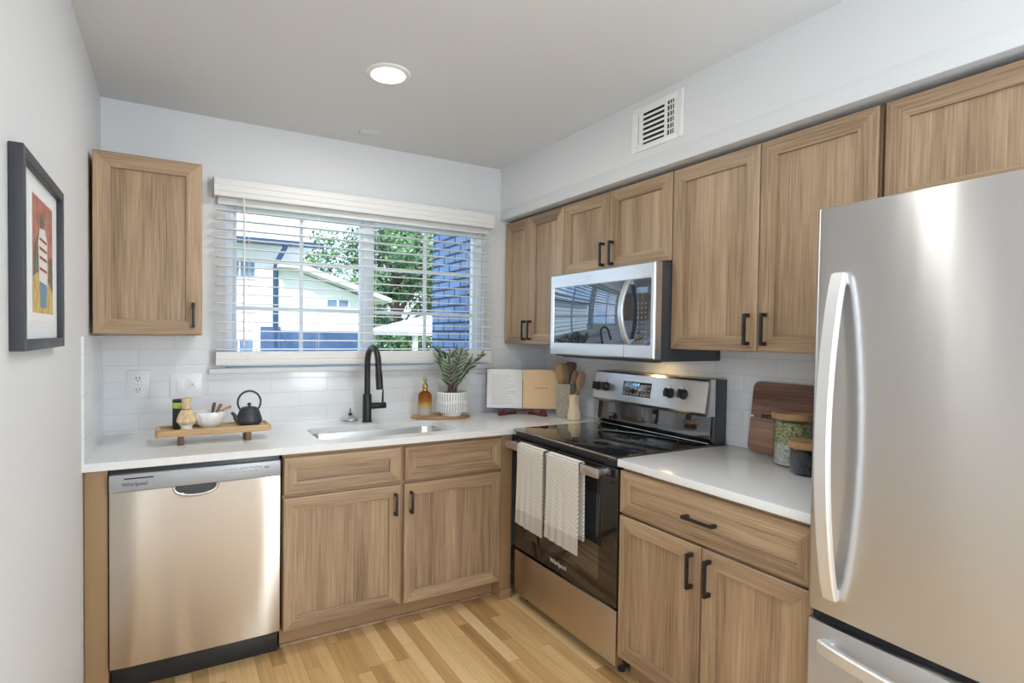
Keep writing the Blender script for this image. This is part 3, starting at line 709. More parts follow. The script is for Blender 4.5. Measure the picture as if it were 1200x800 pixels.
for k in range(20):
    a = 2*PI*k/20; b_ = 2*PI*(k+1)/20; cx = .31; cz = .400
    lg.add([(cx+.016*math.cos(a), mf-.0006, cz+.008*math.sin(a)), (cx+.016*math.cos(b_), mf-.0006, cz+.008*math.sin(b_)), (cx+.0145*math.cos(b_), mf-.0006, cz+.0068*math.sin(b_)), (cx+.0145*math.cos(a), mf-.0006, cz+.0068*math.sin(a))], [[0, 1, 2, 3]])
lg.build('logo', 'grey', fr, recalc=False)
MB().box(.05, mw-.05, -.355, -.30, -.006, .001, 0, .002).build('grease_vent', 'greydark', mv)
MB().box(.37, .47, -.15, -.08, -.004, .001, 0, .001).build('lamp_cover', 'plate', mv)

# ------------------------------------------------------------------ refrigerator
fg = thing('refrigerator', (W, -2.232, 0), 'large stainless bottom-freezer refrigerator at the right edge', 'refrigerator', rz=RR)
fw_, ff = .830, -.7236
MB().box(.006, fw_-.006, ff+.075, -.02, .012, 1.735, 0, .004).build('cabinet', 'grey', fg)
def bow(x0, x1, yf, yb, amp, r=.012):
    P = [(x0, yb)]
    for k in range(5): a = PI/2*k/4; P.append((x0+r-r*math.cos(a), yf+r-r*math.sin(a)))
    for k in range(1, 24): u = k/24; P.append((x0+r+(x1-x0-2*r)*u, yf-amp*math.sin(PI*u)))
    for k in range(5): a = PI/2*(1-k/4); P.append((x1-r+r*math.cos(a), yf+r-r*math.sin(a)))
    P.append((x1, yb)); return P
MB().prism(bow(.0, fw_, ff, ff+.070, .012), 'z', .688, 1.748, 0, bev=.004).build('refrigerator_door', 'steel', fg)
MB().box(.008, fw_-.008, ff+.020, ff+.08, .655, .690).build('door_gasket', 'hole', fg)
MB().prism(bow(.0, fw_, ff, ff+.070, .012), 'z', .075, .662, 0, bev=.006).build('freezer_drawer', 'steel', fg)
MB().box(.03, fw_-.03, ff+.06, ff+.09, .004, .07).build('kick_grille', 'greydark', fg)
pts = []
for k in range(25): u = k/24; pts.append((.068, ff-.014-.056*math.sin(PI*u)**.75, .742+.826*u))
hb = MB().strap(pts, (1, 0, 0), .036, .020); hb.box(.054, .082, ff-.020, ff+.004, .735, .765, 0, .004); hb.box(.054, .082, ff-.020, ff+.004, 1.545, 1.575, 0, .004)
hb.build('door_handle', 'satin', fg)
pts = []
for k in range(25): u = k/24; pts.append((.050+.73*u, ff-.022-.052*math.sin(PI*u)**.75, .610))
hb = MB().strap(pts, (0, 0, 1), .036, .020); hb.box(.046, .074, ff-.022, ff+.004, .596, .624, 0, .004); hb.box(.756, .784, ff-.022, ff+.004, .596, .624, 0, .004)
hb.build('drawer_handle', 'satin', fg)

# ------------------------------------------------------------------ window blind
bl = thing('window_blind', (1.2785, -.012, 1.236), 'white two inch slatted window blind with moulded valance', 'blind')
def Z(z): return z-1.236
hw = .798
va = MB(); prof = [(-.060, Z(2.082)), (-.063, Z(2.088)), (-.063, Z(2.105)), (-.066, Z(2.111)), (-.066, Z(2.135)), (-.069, Z(2.141)), (-.069, Z(2.160)), (-.066, Z(2.170)), (-.060, Z(2.176)), (-.050, Z(2.176)), (-.050, Z(2.082))]
va.prism(prof, 'x', -.806, .806)
for s in (-1, 1): va.box(s*.806, s*.794, -.062, .010, Z(2.082), Z(2.176))
va.build('valance', 'blind', bl, ang=25)
MB().box(-hw+.01, hw-.01, -.020, .006, Z(2.050), Z(2.088), 0, .003).build('head_rail', 'blind', bl)
for k in range(16):
    z = Z(2.018-.0466*k); mb = MB(); V = []; F = []
    sec = []
    for j in range(7): u = -1+j/3; sec.append((-.030+.0255*u, .0022*(1-u*u)))
    top = [(y, q+.0017) for y, q in sec]; bot = [(y, q-.0017) for y, q in sec[::-1]]
    mb.prism([(y, z+q+y*.03) for y, q in top+bot], 'x', -hw+.004, hw-.004); mb.build('slat', 'blind', bl)
br = MB().prism([(-.058, Z(1.238)), (-.060, Z(1.243)), (-.060, Z(1.262)), (-.058, Z(1.266)), (-.060, Z(1.270)), (-.060, Z(1.303)), (-.057, Z(1.307)), (-.004, Z(1.307)), (-.002, Z(1.303)), (-.002, Z(1.238))], 'x', -hw+.002, hw-.002).build('bottom_rail', 'blind', bl, ang=25)
cx_ = [-.64, -.29, .03, .34, .64]
for x in cx_:
    MB().tube([(x, -.057, Z(2.06)), (x, -.057, Z(1.305))], .0011, 6).tube([(x, -.003, Z(2.06)), (x, -.003, Z(1.305))], .0011, 6).build('ladder_cord', 'blind', bl)
for x in (-.64, -.29): MB().lathe([(.011, 0), (.011, .003), (.007, .005)], seg=16, xf=Matrix.Translation((x, -.060, Z(1.275))) @ Matrix.Rotation(PI/2, 4, 'X')).build('cord_button', 'plate', br)
MB().cyl((-.668, -.064, Z(2.085)), (-.668, -.070, Z(1.335)), .0045, 8).build('tilt_wand', 'blind', bl)

# ------------------------------------------------------------------ wall plates, vent, ceiling pieces
ot = thing('wall_outlet', (.1465, -.009, 1.150), 'white duplex outlet plate on the tile below the left wall cabinet', 'outlet')
MB().box(-.048, .048, -.006, 0, -.068, .068, 0, .003).build('cover_plate', 'plate', ot)
for z in (-.027, .027):
    r = MB().prism(rrect(-.0175, .0175, z-.0165, z+.0165, .012, 5), 'y', -.0082, -.005).build('receptacle', 'plate', ot)
    MB().box(-.0085, -.0055, -.0088, -.008, z-.002, z+.009).box(.0055, .0085, -.0088, -.008, z-.002, z+.009).lathe([(.003, 0), (.003, .0008)], xf=Matrix.Translation((0, -.008, z-.009)) @ Matrix.Rotation(PI/2, 4, 'X'), seg=10).build('slot', 'hole', r)
MB().lathe([(.0025, 0), (.0025, .001)], xf=Matrix.Translation((0, -.006, 0)) @ Matrix.Rotation(PI/2, 4, 'X'), seg=10).build('screw', 'grey', ot)
sw = thing('light_switch', (.352, -.009, 1.136), 'wide white double switch plate on the tile right of the outlet', 'switch')
MB().box(-.072, .072, -.006, 0, -.062, .062, 0, .003).build('cover_plate', 'plate', sw)
MB().box(-.043, -.009, -.0095, -.005, -.033, .033, 0, .002).build('rocker', 'plate', sw)
MB().box(.009, .043, -.0085, -.005, -.012, .033, 0, .002).build('dimmer', 'plate', sw)
MB().lathe([(.0045, 0), (.0035, .003)], xf=Matrix.Translation((.026, -.0085, .008)) @ Matrix.Rotation(PI/2, 4, 'X'), seg=12).build('button', 'grey', sw)

av = thing('air_vent', (WS, -1.167, 2.252), 'white metal air register on the soffit above the cabinets', 'air vent', rz=RR)
vw, vh = .294, .200
mb = MB(); V = []; ring(mb, 0, vw, 0, vh, .026, -.007, -.0005, 0, .002)
mb.box(.026, .070, -.007, -.0005, .026, vh-.026); mb.box(.196, .210, -.007, -.0005, .026, vh-.026); mb.box(.248, .270, -.007, -.0005, .026, vh-.026)
mb.build('frame', 'white', av)
MB().box(.026, vw-.026, -.0012, -.0004, .026, vh-.026).build('duct_opening', 'hole', av)
mb = MB()
for k in range(7): z = .034+k*.022; mb.box(.070, .196, -.0065, -.0055, z, z+.010, xf=None); mb.box(.070, .196, -.0056, -.0020, z+.0085, z+.010)
mb.build('louver', 'white', av)
mb = MB()
for k in range(2): mb.box(.2215+k*.013, .2250+k*.013, -.0045, -.0015, .026, vh-.026)
for k in range(5): mb.box(.210, .248, -.003, -.0013, .048+k*.026, .054+k*.026)
mb.build('vertical_louver', 'white', av)
MB().box(.044, .048, -.0076, -.006, .035, vh-.035).build('lever_slot', 'grey', av)
MB().box(.034, .040, -.016, -.006, .088, .120, 0, .0015).build('lever', 'white', av)

dl = thing('ceiling_light', (1.078, -.886, HC), 'round recessed ceiling light, lit, above the counter', 'ceiling light')
MB().lathe([(.068, -.004), (.072, -.010), (.088, -.006), (.092, -.0005)], seg=48, caps=False).build('trim_ring', 'white', dl, recalc=False)
MB().lathe([(.066, -.003), (.066, -.012), (.05, -.0145), (.02, -.016)], seg=40).build('lens', 'emit_lens', dl)
cpx = MB().box(-.055, .055, -.040, .040, -.006, -.0005, 0, .002).build('ceiling_plate', 'ceil', None, (1.222, -.20, HC), -.1)
tag(cpx, 'small blank rectangular cover plate on the ceiling near the window wall', 'ceiling plate')

# ------------------------------------------------------------------ framed picture on the left wall (faces +x)
PR = PI/2
pf = thing('framed_picture', (0, -1.652, 1.360), 'dark framed colourful print with wide mat on the left wall', 'picture', rz=PR)
pw, ph, pd = .476, .425, -.026
def prf(mb, w): return ring(mb, 0, pw, 0, ph, w, pd, -.001, 0, .0012)
prf(MB(), .024).build('frame', 'framedark', pf)
MB().box(.022, pw-.022, -.012, -.004, .022, ph-.022).build('mat_board', 'matboard', pf)
px0, px1, pz0, pz1 = .150, .385, .085, .358
pr = MB(); pr.box(px0-.02, px1+.02, -.0130, -.0121, pz0-.02, pz1+.02, 0)
pp = pr.build('print_sheet', 'paper', pf)
M['p_red'] = mat('print_red', (.42, .17, .12), .7, noise=(30, (.36, .13, .10), (.48, .22, .16))); M['p_green'] = mat('print_green', (.14, .14, .10), .7, noise=(60, (.10, .11, .09), (.22, .20, .14)))
M['p_white'] = mat('print_white', (.74, .72, .68), .7); M['p_yel'] = mat('print_yellow', (.60, .44, .14), .7, noise=(40, (.5, .34, .1), (.66, .5, .2)))
M['p_blue'] = mat('print_blue', (.16, .28, .42), .7); M['p_rust'] = mat('print_rust', (.40, .08, .06), .7)
pa = MB()
def poly(P, mi, d): pa.add([(px0+(px1-px0)*a, -.0131-d*.00025, pz0+(pz1-pz0)*b) for a, b in P], [list(range(len(P)))], mi)
poly([(0, 0), (1, 0), (1, 1), (0, 1)], 0, 0)
poly([(0, .35), (.12, .60), (.3, .72), (.3, .1), (0, .1)], 1, 1); poly([(.72, .2), (.8, .50), (.95, .55), (1, .4), (1, 0), (.72, 0)], 1, 1)
poly([(0, 0), (0, .30), (.25, .36), (.5, .12), (.75, .30), (1, .2), (1, 0)], 3, 2)
poly([(.28, .28), (.24, .62), (.32, .74), (.58, .76), (.70, .66), (.70, .24)], 2, 3)
poly([(.36, .76), (.34, .82), (.40, .88), (.52, .88), (.56, .82), (.54, .76)], 1, 3)
poly([(.34, .05), (.32, .28), (.66, .26), (.62, .05)], 4, 4)
for q in (.64, .56, .48, .38): poly([(.30, q), (.66, q-.012), (.66, q+.012), (.30, q+.024)], 5, 5)
pa.build('artwork', ['p_red', 'p_green', 'p_white', 'p_yel', 'p_blue', 'p_rust'], pp, recalc=False)

# ------------------------------------------------------------------ tray and tea things on the left of the counter
tr = thing('serving_tray', (.460, -.348, .914), 'long footed wooden serving tray on the counter at left', 'tray')
tb = MB(); R0 = rrect(-.232, .232, -.076, .076, .022, 5); n = len(R0)
lv = [(0, .040), (-.002, .043), (-.002, .064), (.004, .069), (.012, .069), (.018, .060)]
V = []; F = []
for d, z in lv: V += [(p[0], p[1], z) for p in rrect(-.232+d, .232-d, -.076+d, .076-d, .022-d*.5, 5)]
for k in range(len(lv)-1):
    for i in range(n): j = (i+1) % n; F.append([k*n+i, k*n+j, (k+1)*n+j, (k+1)*n+i])
F.append(list(range(n))[::-1]); F.append([(len(lv)-1)*n+i for i in range(n)])
tb.add(V, F).build('tray_board', 'tray', tr)
for x in (-.136, .136): MB().box(x-.012, x+.012, -.066, .066, .0, .042, 0, .003).build('foot', 'foot', tr)
TZ = .9745
kt = thing('teapot', (.606, -.345, TZ), 'black cast iron teapot with hooped handle on the tray', 'teapot')
MB().lathe([(.040, 0), (.047, .003), (.0565, .016), (.0575, .026), (.050, .050), (.043, .070), (.038, .0765), (.033, .078)], seg=40).build('pot_body', 'iron', kt)
ld = MB().lathe([(.036, .0775), (.034, .082), (.020, .0855), (.006, .0865)], seg=32).build('lid', 'iron', kt)
MB().lathe([(.004, .085), (.0045, .090), (.009, .094), (.009, .099), (.005, .103), (.001, .104)], seg=16).build('knob', 'iron', ld)
MB().tube([(-.044, -.006, .022), (-.058, -.008, .034), (-.066, -.009, .052), (-.076, -.010, .063)], [.014, .0115, .008, .0065], 12).build('spout', 'iron', kt)
pts = []
for k in range(21): a = -.72 + (PI+1.44)*k/20; pts.append((.050*math.cos(a), 0, .106+.052*math.sin(a)))
MB().tube(pts, .0047, 10).build('handle', 'iron', kt)
def flute(r, t, z): return r*(1 + (.045*abs(math.sin(14*t/2))**.5 if .006 < z < .068 else 0))
bw_ = MB().lathe([(.030, 0), (.033, .003), (.034, .006), (.050, .018), (.062, .036), (.0665, .054), (.068, .070), (.066, .0725), (.063, .070), (.060, .050), (.048, .022), (.02, .010)], seg=112, fn=flute).build('bowl', 'ceramic', None, (.436, -.338, TZ))
tag(bw_, 'white fluted ceramic bowl on the wooden tray', 'bowl')
def spoon(name, loc, pts, r, m, label):
    o = MB().tube(pts, r, 10).build(name, m, None, loc); return tag(o, label, 'scoop', 'little wooden scoops in the fluted bowl')
bz = TZ+.02
spoon('wooden_scoop', (.436, -.338, bz), [(.0, .010, .0), (.015, .02, .035), (.022, .022, .075), (.026, .023, .088)], [.004, .005, .008, .006], 'spoon_dark', 'dark upright wooden scoop, left one in the white bowl')
spoon('wooden_scoop', (.436, -.338, bz), [(.01, -.006, .0), (.028, .0, .035), (.046, .004, .072), (.052, .005, .082)], [.004, .005, .008, .006], 'spoon_brown', 'brown wooden scoop, middle one in the white bowl')
spoon('wooden_scoop', (.436, -.338, bz), [(.0, -.02, .004), (.035, -.012, .035), (.066, -.006, .060), (.092, -.004, .070)], [.003, .004, .006, .006], 'spoon_tan', 'light wooden scoop leaning out over the right rim of the white bowl')
ws = MB().lathe([(.026, 0), (.027, .004), (.021, .012), (.026, .020), (.027, .024), (.016, .022)], seg=32).build('whisk_holder', 'ceramic', None, (.345, -.385, TZ)); tag(ws, 'small white ceramic stand under the bamboo whisk', 'whisk stand')
wk = thing('bamboo_whisk', (.345, -.385, TZ+.020), 'bamboo tea whisk upright on its white stand', 'whisk')
def ribs(r, t, z): return r*(1+.03*math.cos(28*t))
MB().lathe([(.018, 0), (.030, .008), (.0385, .020), (.034, .040), (.024, .062), (.019, .072)], seg=112, fn=ribs).build('tines', 'whisk', wk)
MB().lathe([(.0195, .070), (.0185, .074), (.0185, .079), (.0175, .080), (.0185, .082), (.0185, .120), (.0165, .122)], seg=28).build('handle', 'whisk', wk)
MB().lathe([(.0200, .071), (.0204, .073), (.0200, .075)], seg=28).build('thread', 'foot', wk)
tn = thing('tea_tin', (.322, -.318, TZ), 'black tea tin with lime green band behind the whisk', 'tin')
MB().lathe([(.030, 0), (.031, .002), (.031, .092)], seg=32).build('can', 'tin', tn)
MB().lathe([(.0315, .092), (.0318, .094), (.0318, .116), (.0312, .117)], seg=32).build('band', 'lime', tn)
MB().lathe([(.0300, .116), (.0312, .118), (.0312, .127), (.029, .129)], seg=32).build('lid', 'tin', tn)
lf = MB(); 
for s in (-1, 1): lf.add([(0, -.0318, .05), (s*.010, -.0312, .064), (s*.004, -.0316, .076)], [[0, 1, 2]])
lf.build('leaf_emblem', 'lime', tn, recalc=False)

# ------------------------------------------------------------------ board with soap and plant, right of the faucet
def wavy():
    P = []
    for k in range(64):
        a = 2*PI*k/64; c_, s_ = math.cos(a), math.sin(a)
        x = .178*math.copysign(abs(c_)**.75, c_); y = (.082+.012*math.sin(2.2*x/.178+1))*math.copysign(abs(s_)**.8, s_); P.append((x, y))
    return P
RB = math.radians(-12)
rb = MB().prism(wavy(), 'z', 0, .017, bev=.004).build('wooden_board', 'board', None, (1.690, -.140, .9145), RB); tag(rb, 'oval acacia board right of the faucet carrying soap and plant', 'board')
BZ = .932
sp_ = thing('soap_bottle', (1.592, -.130, BZ), 'amber glass soap bottle with gold stopper on the oval board', 'bottle')
MB().lathe([(.036, 0), (.0395, .004), (.040, .010), (.040, .115), (.037, .128), (.026, .138), (.016, .144), (.014, .150)], seg=36).build('bottle', 'amber', sp_)
MB().lathe([(.017, .146), (.017, .154), (.013, .157), (.0175, .166), (.0175, .176), (.012, .186), (.006, .191), (.005, .196), (.010, .201), (.012, .208), (.010, .215), (.004, .220)], seg=24).build('stopper', 'gold', sp_)
pt = thing('potted_plant', (1.738, -.186, BZ), 'variegated leafy plant in a white ribbed pot on the oval board', 'plant')
def potrib(r, t, z): return r*(1+(.020*math.cos(34*t) if .022 < z < .136 else 0))
MB().lathe([(.058, 0), (.060, .004), (.060, .014), (.070, .018), (.087, .024), (.0885, .030), (.0885, .134), (.086, .140), (.083, .140), (.081, .125), (.03, .124)], seg=136, fn=potrib).build('pot', 'ribpot', pt)
MB().lathe([(.0815, .122), (.0815, .128), (.02, .131)], seg=32).build('soil', 'soil', pt)
zz = MB()
for k in range(68):
    a = 2*PI*(k/68); 
    zc = .078 + .014*abs(((k*4/68) % 1)*2-1)
    c_, s_ = math.cos(a), math.sin(a)
    zz.box(-.0022, .0022, -.0904, -.0875, zc-.009, zc+.009, 0, xf=Matrix.Rotation(a, 4, 'Z'))
zz.build('zigzag_pattern', 'paper', bpy.data.objects['pot'])
lm = MB(); st = MB(); rnd = random.Random(11)
def leaf(p, d, L, wd, n):
    d = d.normalized(); sd = d.cross(n); sd = sd.normalized() if sd.length > 1e-4 else d.orthogonal().normalized(); up = sd.cross(d).normalized()
    prof = ((0, .06), (.18, .62), (.42, 1.0), (.68, .82), (.88, .40), (1, .04)); V = []; F = []; MI = []
    for u, w_ in prof:
        c_ = p + d*(L*u) - up*(L*.16*u*u)
        for q, lift in ((-1, .22), (-.66, .10), (0, 0), (.66, .10), (1, .22)): V.append((c_ + sd*(wd*w_*q) + up*(wd*w_*lift))[:])
    o = len(lm.v); lm.v += V
    for k in range(len(prof)-1):
        for j in range(4):
            lm.f.append([o+k*5+j, o+k*5+j+1, o+(k+1)*5+j+1, o+(k+1)*5+j]); lm.m.append(1 if j in (0, 3) and k < 5 else 0)
for s in range(11):
    az = 2*PI*s/11 + rnd.uniform(-.25, .25); lean = rnd.uniform(.25, .62) if s % 3 else rnd.uniform(0, .15); H = rnd.uniform(.17, .25)
    if s == 0: az, lean, H = 0.0, .55, .24
    r0 = rnd.uniform(.006, .035); b0 = Vector((r0*math.cos(az), r0*math.sin(az), .126)); hd = Vector((math.cos(az), math.sin(az), 0)); lean *= (1-.75*max(0, hd.y))
    pts = [b0 + hd*(lean*H*1.15*(u**1.5)) + Vector((0, 0, H*u*(1-.25*lean*u))) for u in [k/8 for k in range(9)]]
    st.tube(pts, [.0062-.004*k/8 for k in range(9)], 8)
    for k in range(2, 9):
        tdir = (pts[k]-pts[k-1]).normalized()
        for sgn in (-1, 1):
            side = tdir.cross(Vector((hd.y, -hd.x, 0.01))).normalized()
            q = Vector((-hd.y, hd.x, 0))*sgn
            d = (q*rnd.uniform(.55, .9) + tdir*rnd.uniform(.7, 1.1) + hd*rnd.uniform(-.1, .3))
            leaf(pts[k], d, rnd.uniform(.055, .082), rnd.uniform(.013, .018), hd*.7 + Vector((rnd.uniform(-.4, .4), rnd.uniform(-.4, .4), .5)))
    leaf(pts[-1], (pts[-1]-pts[-2]), .07, .014, Vector((rnd.uniform(-1, 1), -1, .3)))
st.build('stems', 'stem', pt); lm.build('foliage', ['leaf', 'leafpale'], pt, ang=60, recalc=False)

# ------------------------------------------------------------------ cookbook on stand in the corner
YW = math.radians(-33)
bc = Vector((2.215, -.225, .914))
sd_ = thing('book_stand', bc, 'dark red wooden book stand under the open cookbook', 'book stand', rz=YW)
for s in (-1, 1):
    fm = MB(); xf = Matrix.Translation((s*.085, -.03, 0)) @ Matrix.Rotation(s*.75, 4, 'Z')
    fm.box(-.011, .011, -.085, .06, .001, .016, 0, .003, xf=xf); fm.prism([(-.085, .008), (-.070, .040), (-.055, .042), (-.030, .012)], 'x', -.011, .011, 0, xf=xf); fm.build('foot', 'redwood', sd_)
bp_ = MB(); X = Matrix.Translation((0, .005, .03)) @ Matrix.Rotation(-.20, 4, 'X')
bp_.box(-.12, .12, .010, .020, .0, .19, 0, .003, xf=X); bp_.box(-.07, .07, -.030, .012, -.008, -.001, 0, .003, xf=X); bp_.build('back_plate', 'redwood', sd_)
bk = thing('open_book', bc + Vector((0, 0, .031)), 'open cookbook with white left page and tan right page on the stand', 'book', rz=YW)
X = Matrix.Translation((0, .004, 0)) @ Matrix.Rotation(-.20, 4, 'X')
cv = MB(); cv.box(-.232, -.004, .002, .006, 0, .252, 0, .001, xf=X @ Matrix.Rotation(.10, 4, 'Z')); cv.box(.004, .232, .002, .006, 0, .252, 0, .001, xf=X @ Matrix.Rotation(-.10, 4, 'Z')); cv.build('cover', 'blue', bk)
def page_block(s, name, m, yb):
    P = []; th = .016
    for k in range(13):
        u = k/12; x = s*(.002+.222*u); y = -.004-.016*math.sin(PI*min(1, u*1.25))**1.0*(1-.55*u) - .022*u; P.append((x, y))
    Q = [(x, y) for x, y in P] + [(s*.224, .0005-.022), (s*.112, .001-.011), (s*.002, .001)]
    return MB().prism(Q, 'z', .004, .248, 0, xf=X).build(name, m, bk, ang=25), P
pl_, PL = page_block(-1, 'left_page', 'paper', 0); pr_, PRR = page_block(1, 'right_page', 'tan', 0)
def ypage(P, x):
    for a, b_ in zip(P, P[1:]):
        if min(a[0], b_[0]) <= x <= max(a[0], b_[0]): t_ = (x-a[0])/(b_[0]-a[0]); return a[1]+(b_[1]-a[1])*t_
    return P[-1][1]
ln = MB(); rr_ = random.Random(3)
def strip(P, x0, x1, z, h, mb, n=8):
    V = []; F = []
    for k in range(n+1): x = x0+(x1-x0)*k/n; y = ypage(P, x)-.0007; V += [(x, y, z), (x, y, z+h)]
    for k in range(n): F.append([2*k, 2*k+2, 2*k+3, 2*k+1])
    mb.add(V, F, 0, X)
for k in range(15): strip(PL, -.195, -.045-rr_.uniform(0, .05), .030+k*.0128, .0032, ln)
ln.build('text_lines', 'ink', pl_, recalc=False)
ti = MB(); strip(PRR, .075, .155, .128, .006, ti); ti.build('title_line', 'ink2', pr_, recalc=False)
yc = MB(); yc.add([(-.2235, ypage(PL, -.223)-.0008, .226), (-.2235, ypage(PL, -.223)-.0008, .2475), (-.196, ypage(PL, -.196)-.0008, .2475)], [[0, 1, 2]], 0, X); yc.build('yellow_corner', 'yellow', pl_, recalc=False)

# ------------------------------------------------------------------ utensil crock, waisted vase, utensils
cr = Vector((2.392, -.432, .9145))
def bag(r, t, z):
    q = 1/max(abs(math.cos(t)), abs(math.sin(t)))**.75; return r*q*(1+.018*math.sin(5*t+z*22)*min(1, z/.05)) 
kr = MB().lathe([(.044, 0), (.047, .003), (.049, .05), (.048, .12), (.0495, .190), (.0485, .204), (.046, .204), (.044, .18), (.042, .02), (.01, .015)], seg=64, fn=bag).build('utensil_crock', 'taupe', None, cr, math.radians(28))
tag(kr, 'tall taupe crumpled stoneware crock holding wooden utensils', 'crock')
vs = Vector((2.362, -.545, .9145))
vz = MB().lathe([(.030, 0), (.0385, .003), (.041, .020), (.038, .045), (.030, .080), (.0285, .100), (.032, .130), (.0345, .148), (.032, .148), (.026, .10), (.03, .04), (.01, .03)], seg=12, fn=lambda r, t, z: r*(1+.04*math.cos(6*t))).build('waisted_vase', 'cream_wood', None, vs); tag(vz, 'pale cream faceted waisted vase in front of the crock', 'vase')
def paddle(loc, rz, tilt, tiltx, stem, hw_, hl, th, m, label, name, shape='spoon'):
    P = []
    nn = 24
    for k in range(nn):
        a = 2*PI*k/nn
        if shape == 'spoon': P.append((hw_*math.sin(a), stem+hl/2-hl/2*math.cos(a)))
        else: s_ = math.sin(a); c_ = -math.cos(a); P.append((hw_*math.copysign(abs(s_)**.6, s_)*(1.0+.22*c_), stem+hl/2+hl/2*math.copysign(abs(c_)**.7, c_)))
    t_ = thing(name, loc, label, 'utensil', 'wooden cooking utensils'); t_.rotation_euler = (tiltx, tilt, rz)
    h_ = MB().prism(P, 'y', -th/2, th/2, 0, bev=th*.3)
    h_.build('head', m, t_); MB().tube([(0, 0, 0), (0, 0, stem*.6), (0, 0, stem+.02)], [.005, .0058, .0075], 10).build('handle', m, t_); return t_
CV = math.radians(-28.6)
paddle(cr+Vector((-.010, .004, .018)), CV, -.07, -.03, .185, .036, .125, .010, 'spoon_tan', 'tan wooden turner with wide curved blade in the taupe crock', 'wooden_turner', 'turner')
paddle(cr+Vector((.016, .012, .018)), CV, .10, -.12, .235, .034, .085, .009, 'spoon_dark', 'dark square-ended wooden spatula at the back of the taupe crock', 'wooden_spatula', 'turner')
paddle(cr+Vector((.022, -.014, .018)), CV, .12, .02, .185, .024, .085, .010, 'spoon_brown', 'brown wooden spoon leaning on the right side of the taupe crock', 'wooden_spoon')
paddle(vs+Vector((-.006, .004, .034)), CV, .23, 0, .150, .027, .105, .010, 'spoon_brown', 'long-handled brown wooden spoon standing in the waisted vase', 'wooden_spoon')

# ------------------------------------------------------------------ towels over the oven handle
def towel(xl, w, zf, zb_, label, seed, fold=0):
    r = random.Random(seed); ph_ = r.uniform(0, 6)
    zt = .8685; t_ = .0065
    path = [(-.7135, zf)] ; n = 14
    path = [(-.7175+.0022*math.sin(3*u), zf+(zt-.008-zf)*u) for u in [k/n for k in range(n+1)]]
    for k in range(1, 8): a = PI-PI*k/8; path.append((-.699+.0165*math.cos(a), zt-.004+.0085*math.sin(a)))
    path += [(-.6815, zt-.010+(zb_-zt+.010)*k/n) for k in range(1, n+1)]
    nx = 22; V = []; F = []
    L = len(path)
    for side in (0, 1):
        for i, (y, z) in enumerate(path):
            a = path[max(i-1, 0)]; b_ = path[min(i+1, L-1)]; tx_, tz_ = b_[0]-a[0], b_[1]-a[1]; q = math.hypot(tx_, tz_); nyv, nzv = -tz_/q, tx_/q
            for j in range(nx+1):
                u = j/nx; drop = max(0, (zt-z)/.4); wv = (.004*math.sin(5*u*PI+ph_) + .003*math.sin(11*u+ph_*2))*drop*(1 if i < n+3 else .4)
                sp = 1+.05*drop
                o_ = t_/2*(1 if side else -1)
                V.append(((u-.5)*w*sp, y+.7 + nyv*o_ - abs(wv), z-zt + nzv*o_ + (.010*u if i < 2 else 0)*(-1)))
    S = L*(nx+1)
    for side in (0, 1):
        for i in range(L-1):
            for j in range(nx):
                a = side*S+i*(nx+1)+j; F.append([a, a+1, a+nx+2, a+nx+1])
    for i in range(L-1):
        for j in (0, nx): a = i*(nx+1)+j; F.append([a, a+nx+1, a+nx+1+S, a+S])
    for i in (0, L-1):
        for j in range(nx): a = i*(nx+1)+j; F.append([a, a+1, a+1+S, a+S])
    y0 = -.663 - xl
    o = MB().add(V, F).build('dish_towel', 'towel', None, (W-.7, y0, zt), RR, 50)
    return tag(o, label, 'towel', 'dish towels on the oven handle')
towel(.252, .205, .478, .52, 'folded grey striped dish towel, left one on the oven handle', 3)
towel(.500, .215, .486, .53, 'folded grey striped dish towel, right one on the oven handle', 8)

# ------------------------------------------------------------------ cutting board and jars on the right counter
cbw, cbh = .40, .305
cu = thing('cutting_board', (2.512, -1.562, .9145), 'walnut cutting board leaning on the tile behind the jars', 'cutting board', rz=RR)
X = Matrix.Rotation(-.13, 4, 'X')
MB().prism(rrect(0, cbw, 0, cbh, .03, 6), 'y', -.018, 0, 0, bev=.003, xf=X).build('board', 'walnut', cu)
em = MB()
for x0, x1, z0, z1 in ((.052, .058, .148, .168), (.062, .068, .150, .166), (.072, .100, .160, .166), (.072, .078, .150, .166), (.072, .096, .150, .154)): em.box(x0, x1, -.0186, -.0178, z0, z1, xf=X)
em.build('engraved_mark', 'hole', cu)
MB().box(-.0015, .014, -.0188, -.0004, .150, .158, xf=X).build('tag', 'paper', cu)
def jar(loc, r, h, fill, label, two=None):
    t_ = thing('glass_jar', loc, label, 'jar', 'wood lidded glass jars')
    MB().lathe([(r-.004, 0), (r, .004), (r, h), (r-.003, h), (r-.003, .006), (.01, .005)], seg=40).build('glass', 'jar', t_)
    MB().lathe([(r-.006, .006), (r-.004, .008), (r-.004, fill[1]), (r-.012, fill[1]+.005), (.005, fill[1]+.007)], seg=32).build('filling', fill[0], t_)
    if two: MB().lathe([(r-.006, fill[1]), (r-.0042, fill[1]+.002), (r-.0042, two[1]), (r-.012, two[1]+.006), (.005, two[1]+.008)], seg=32).build('topping', two[0], t_)
    MB().lathe([(r-.002, h-.004), (r+.006, h), (r+.007, h+.003), (r+.007, h+.019), (r+.004, h+.022), (r-.004, h+.022)], seg=40).build('lid', 'lid', t_)
    return t_
jar((2.412, -1.815, .9145), .070, .182, ('palegrain', .085), 'taller glass jar of green seeds with round wooden lid', ('seeds', .165))
jar((2.318, -1.925, .9145), .058, .098, ('blackgrain', .075), 'short glass jar of black grains with wooden lid beside the refrigerator')

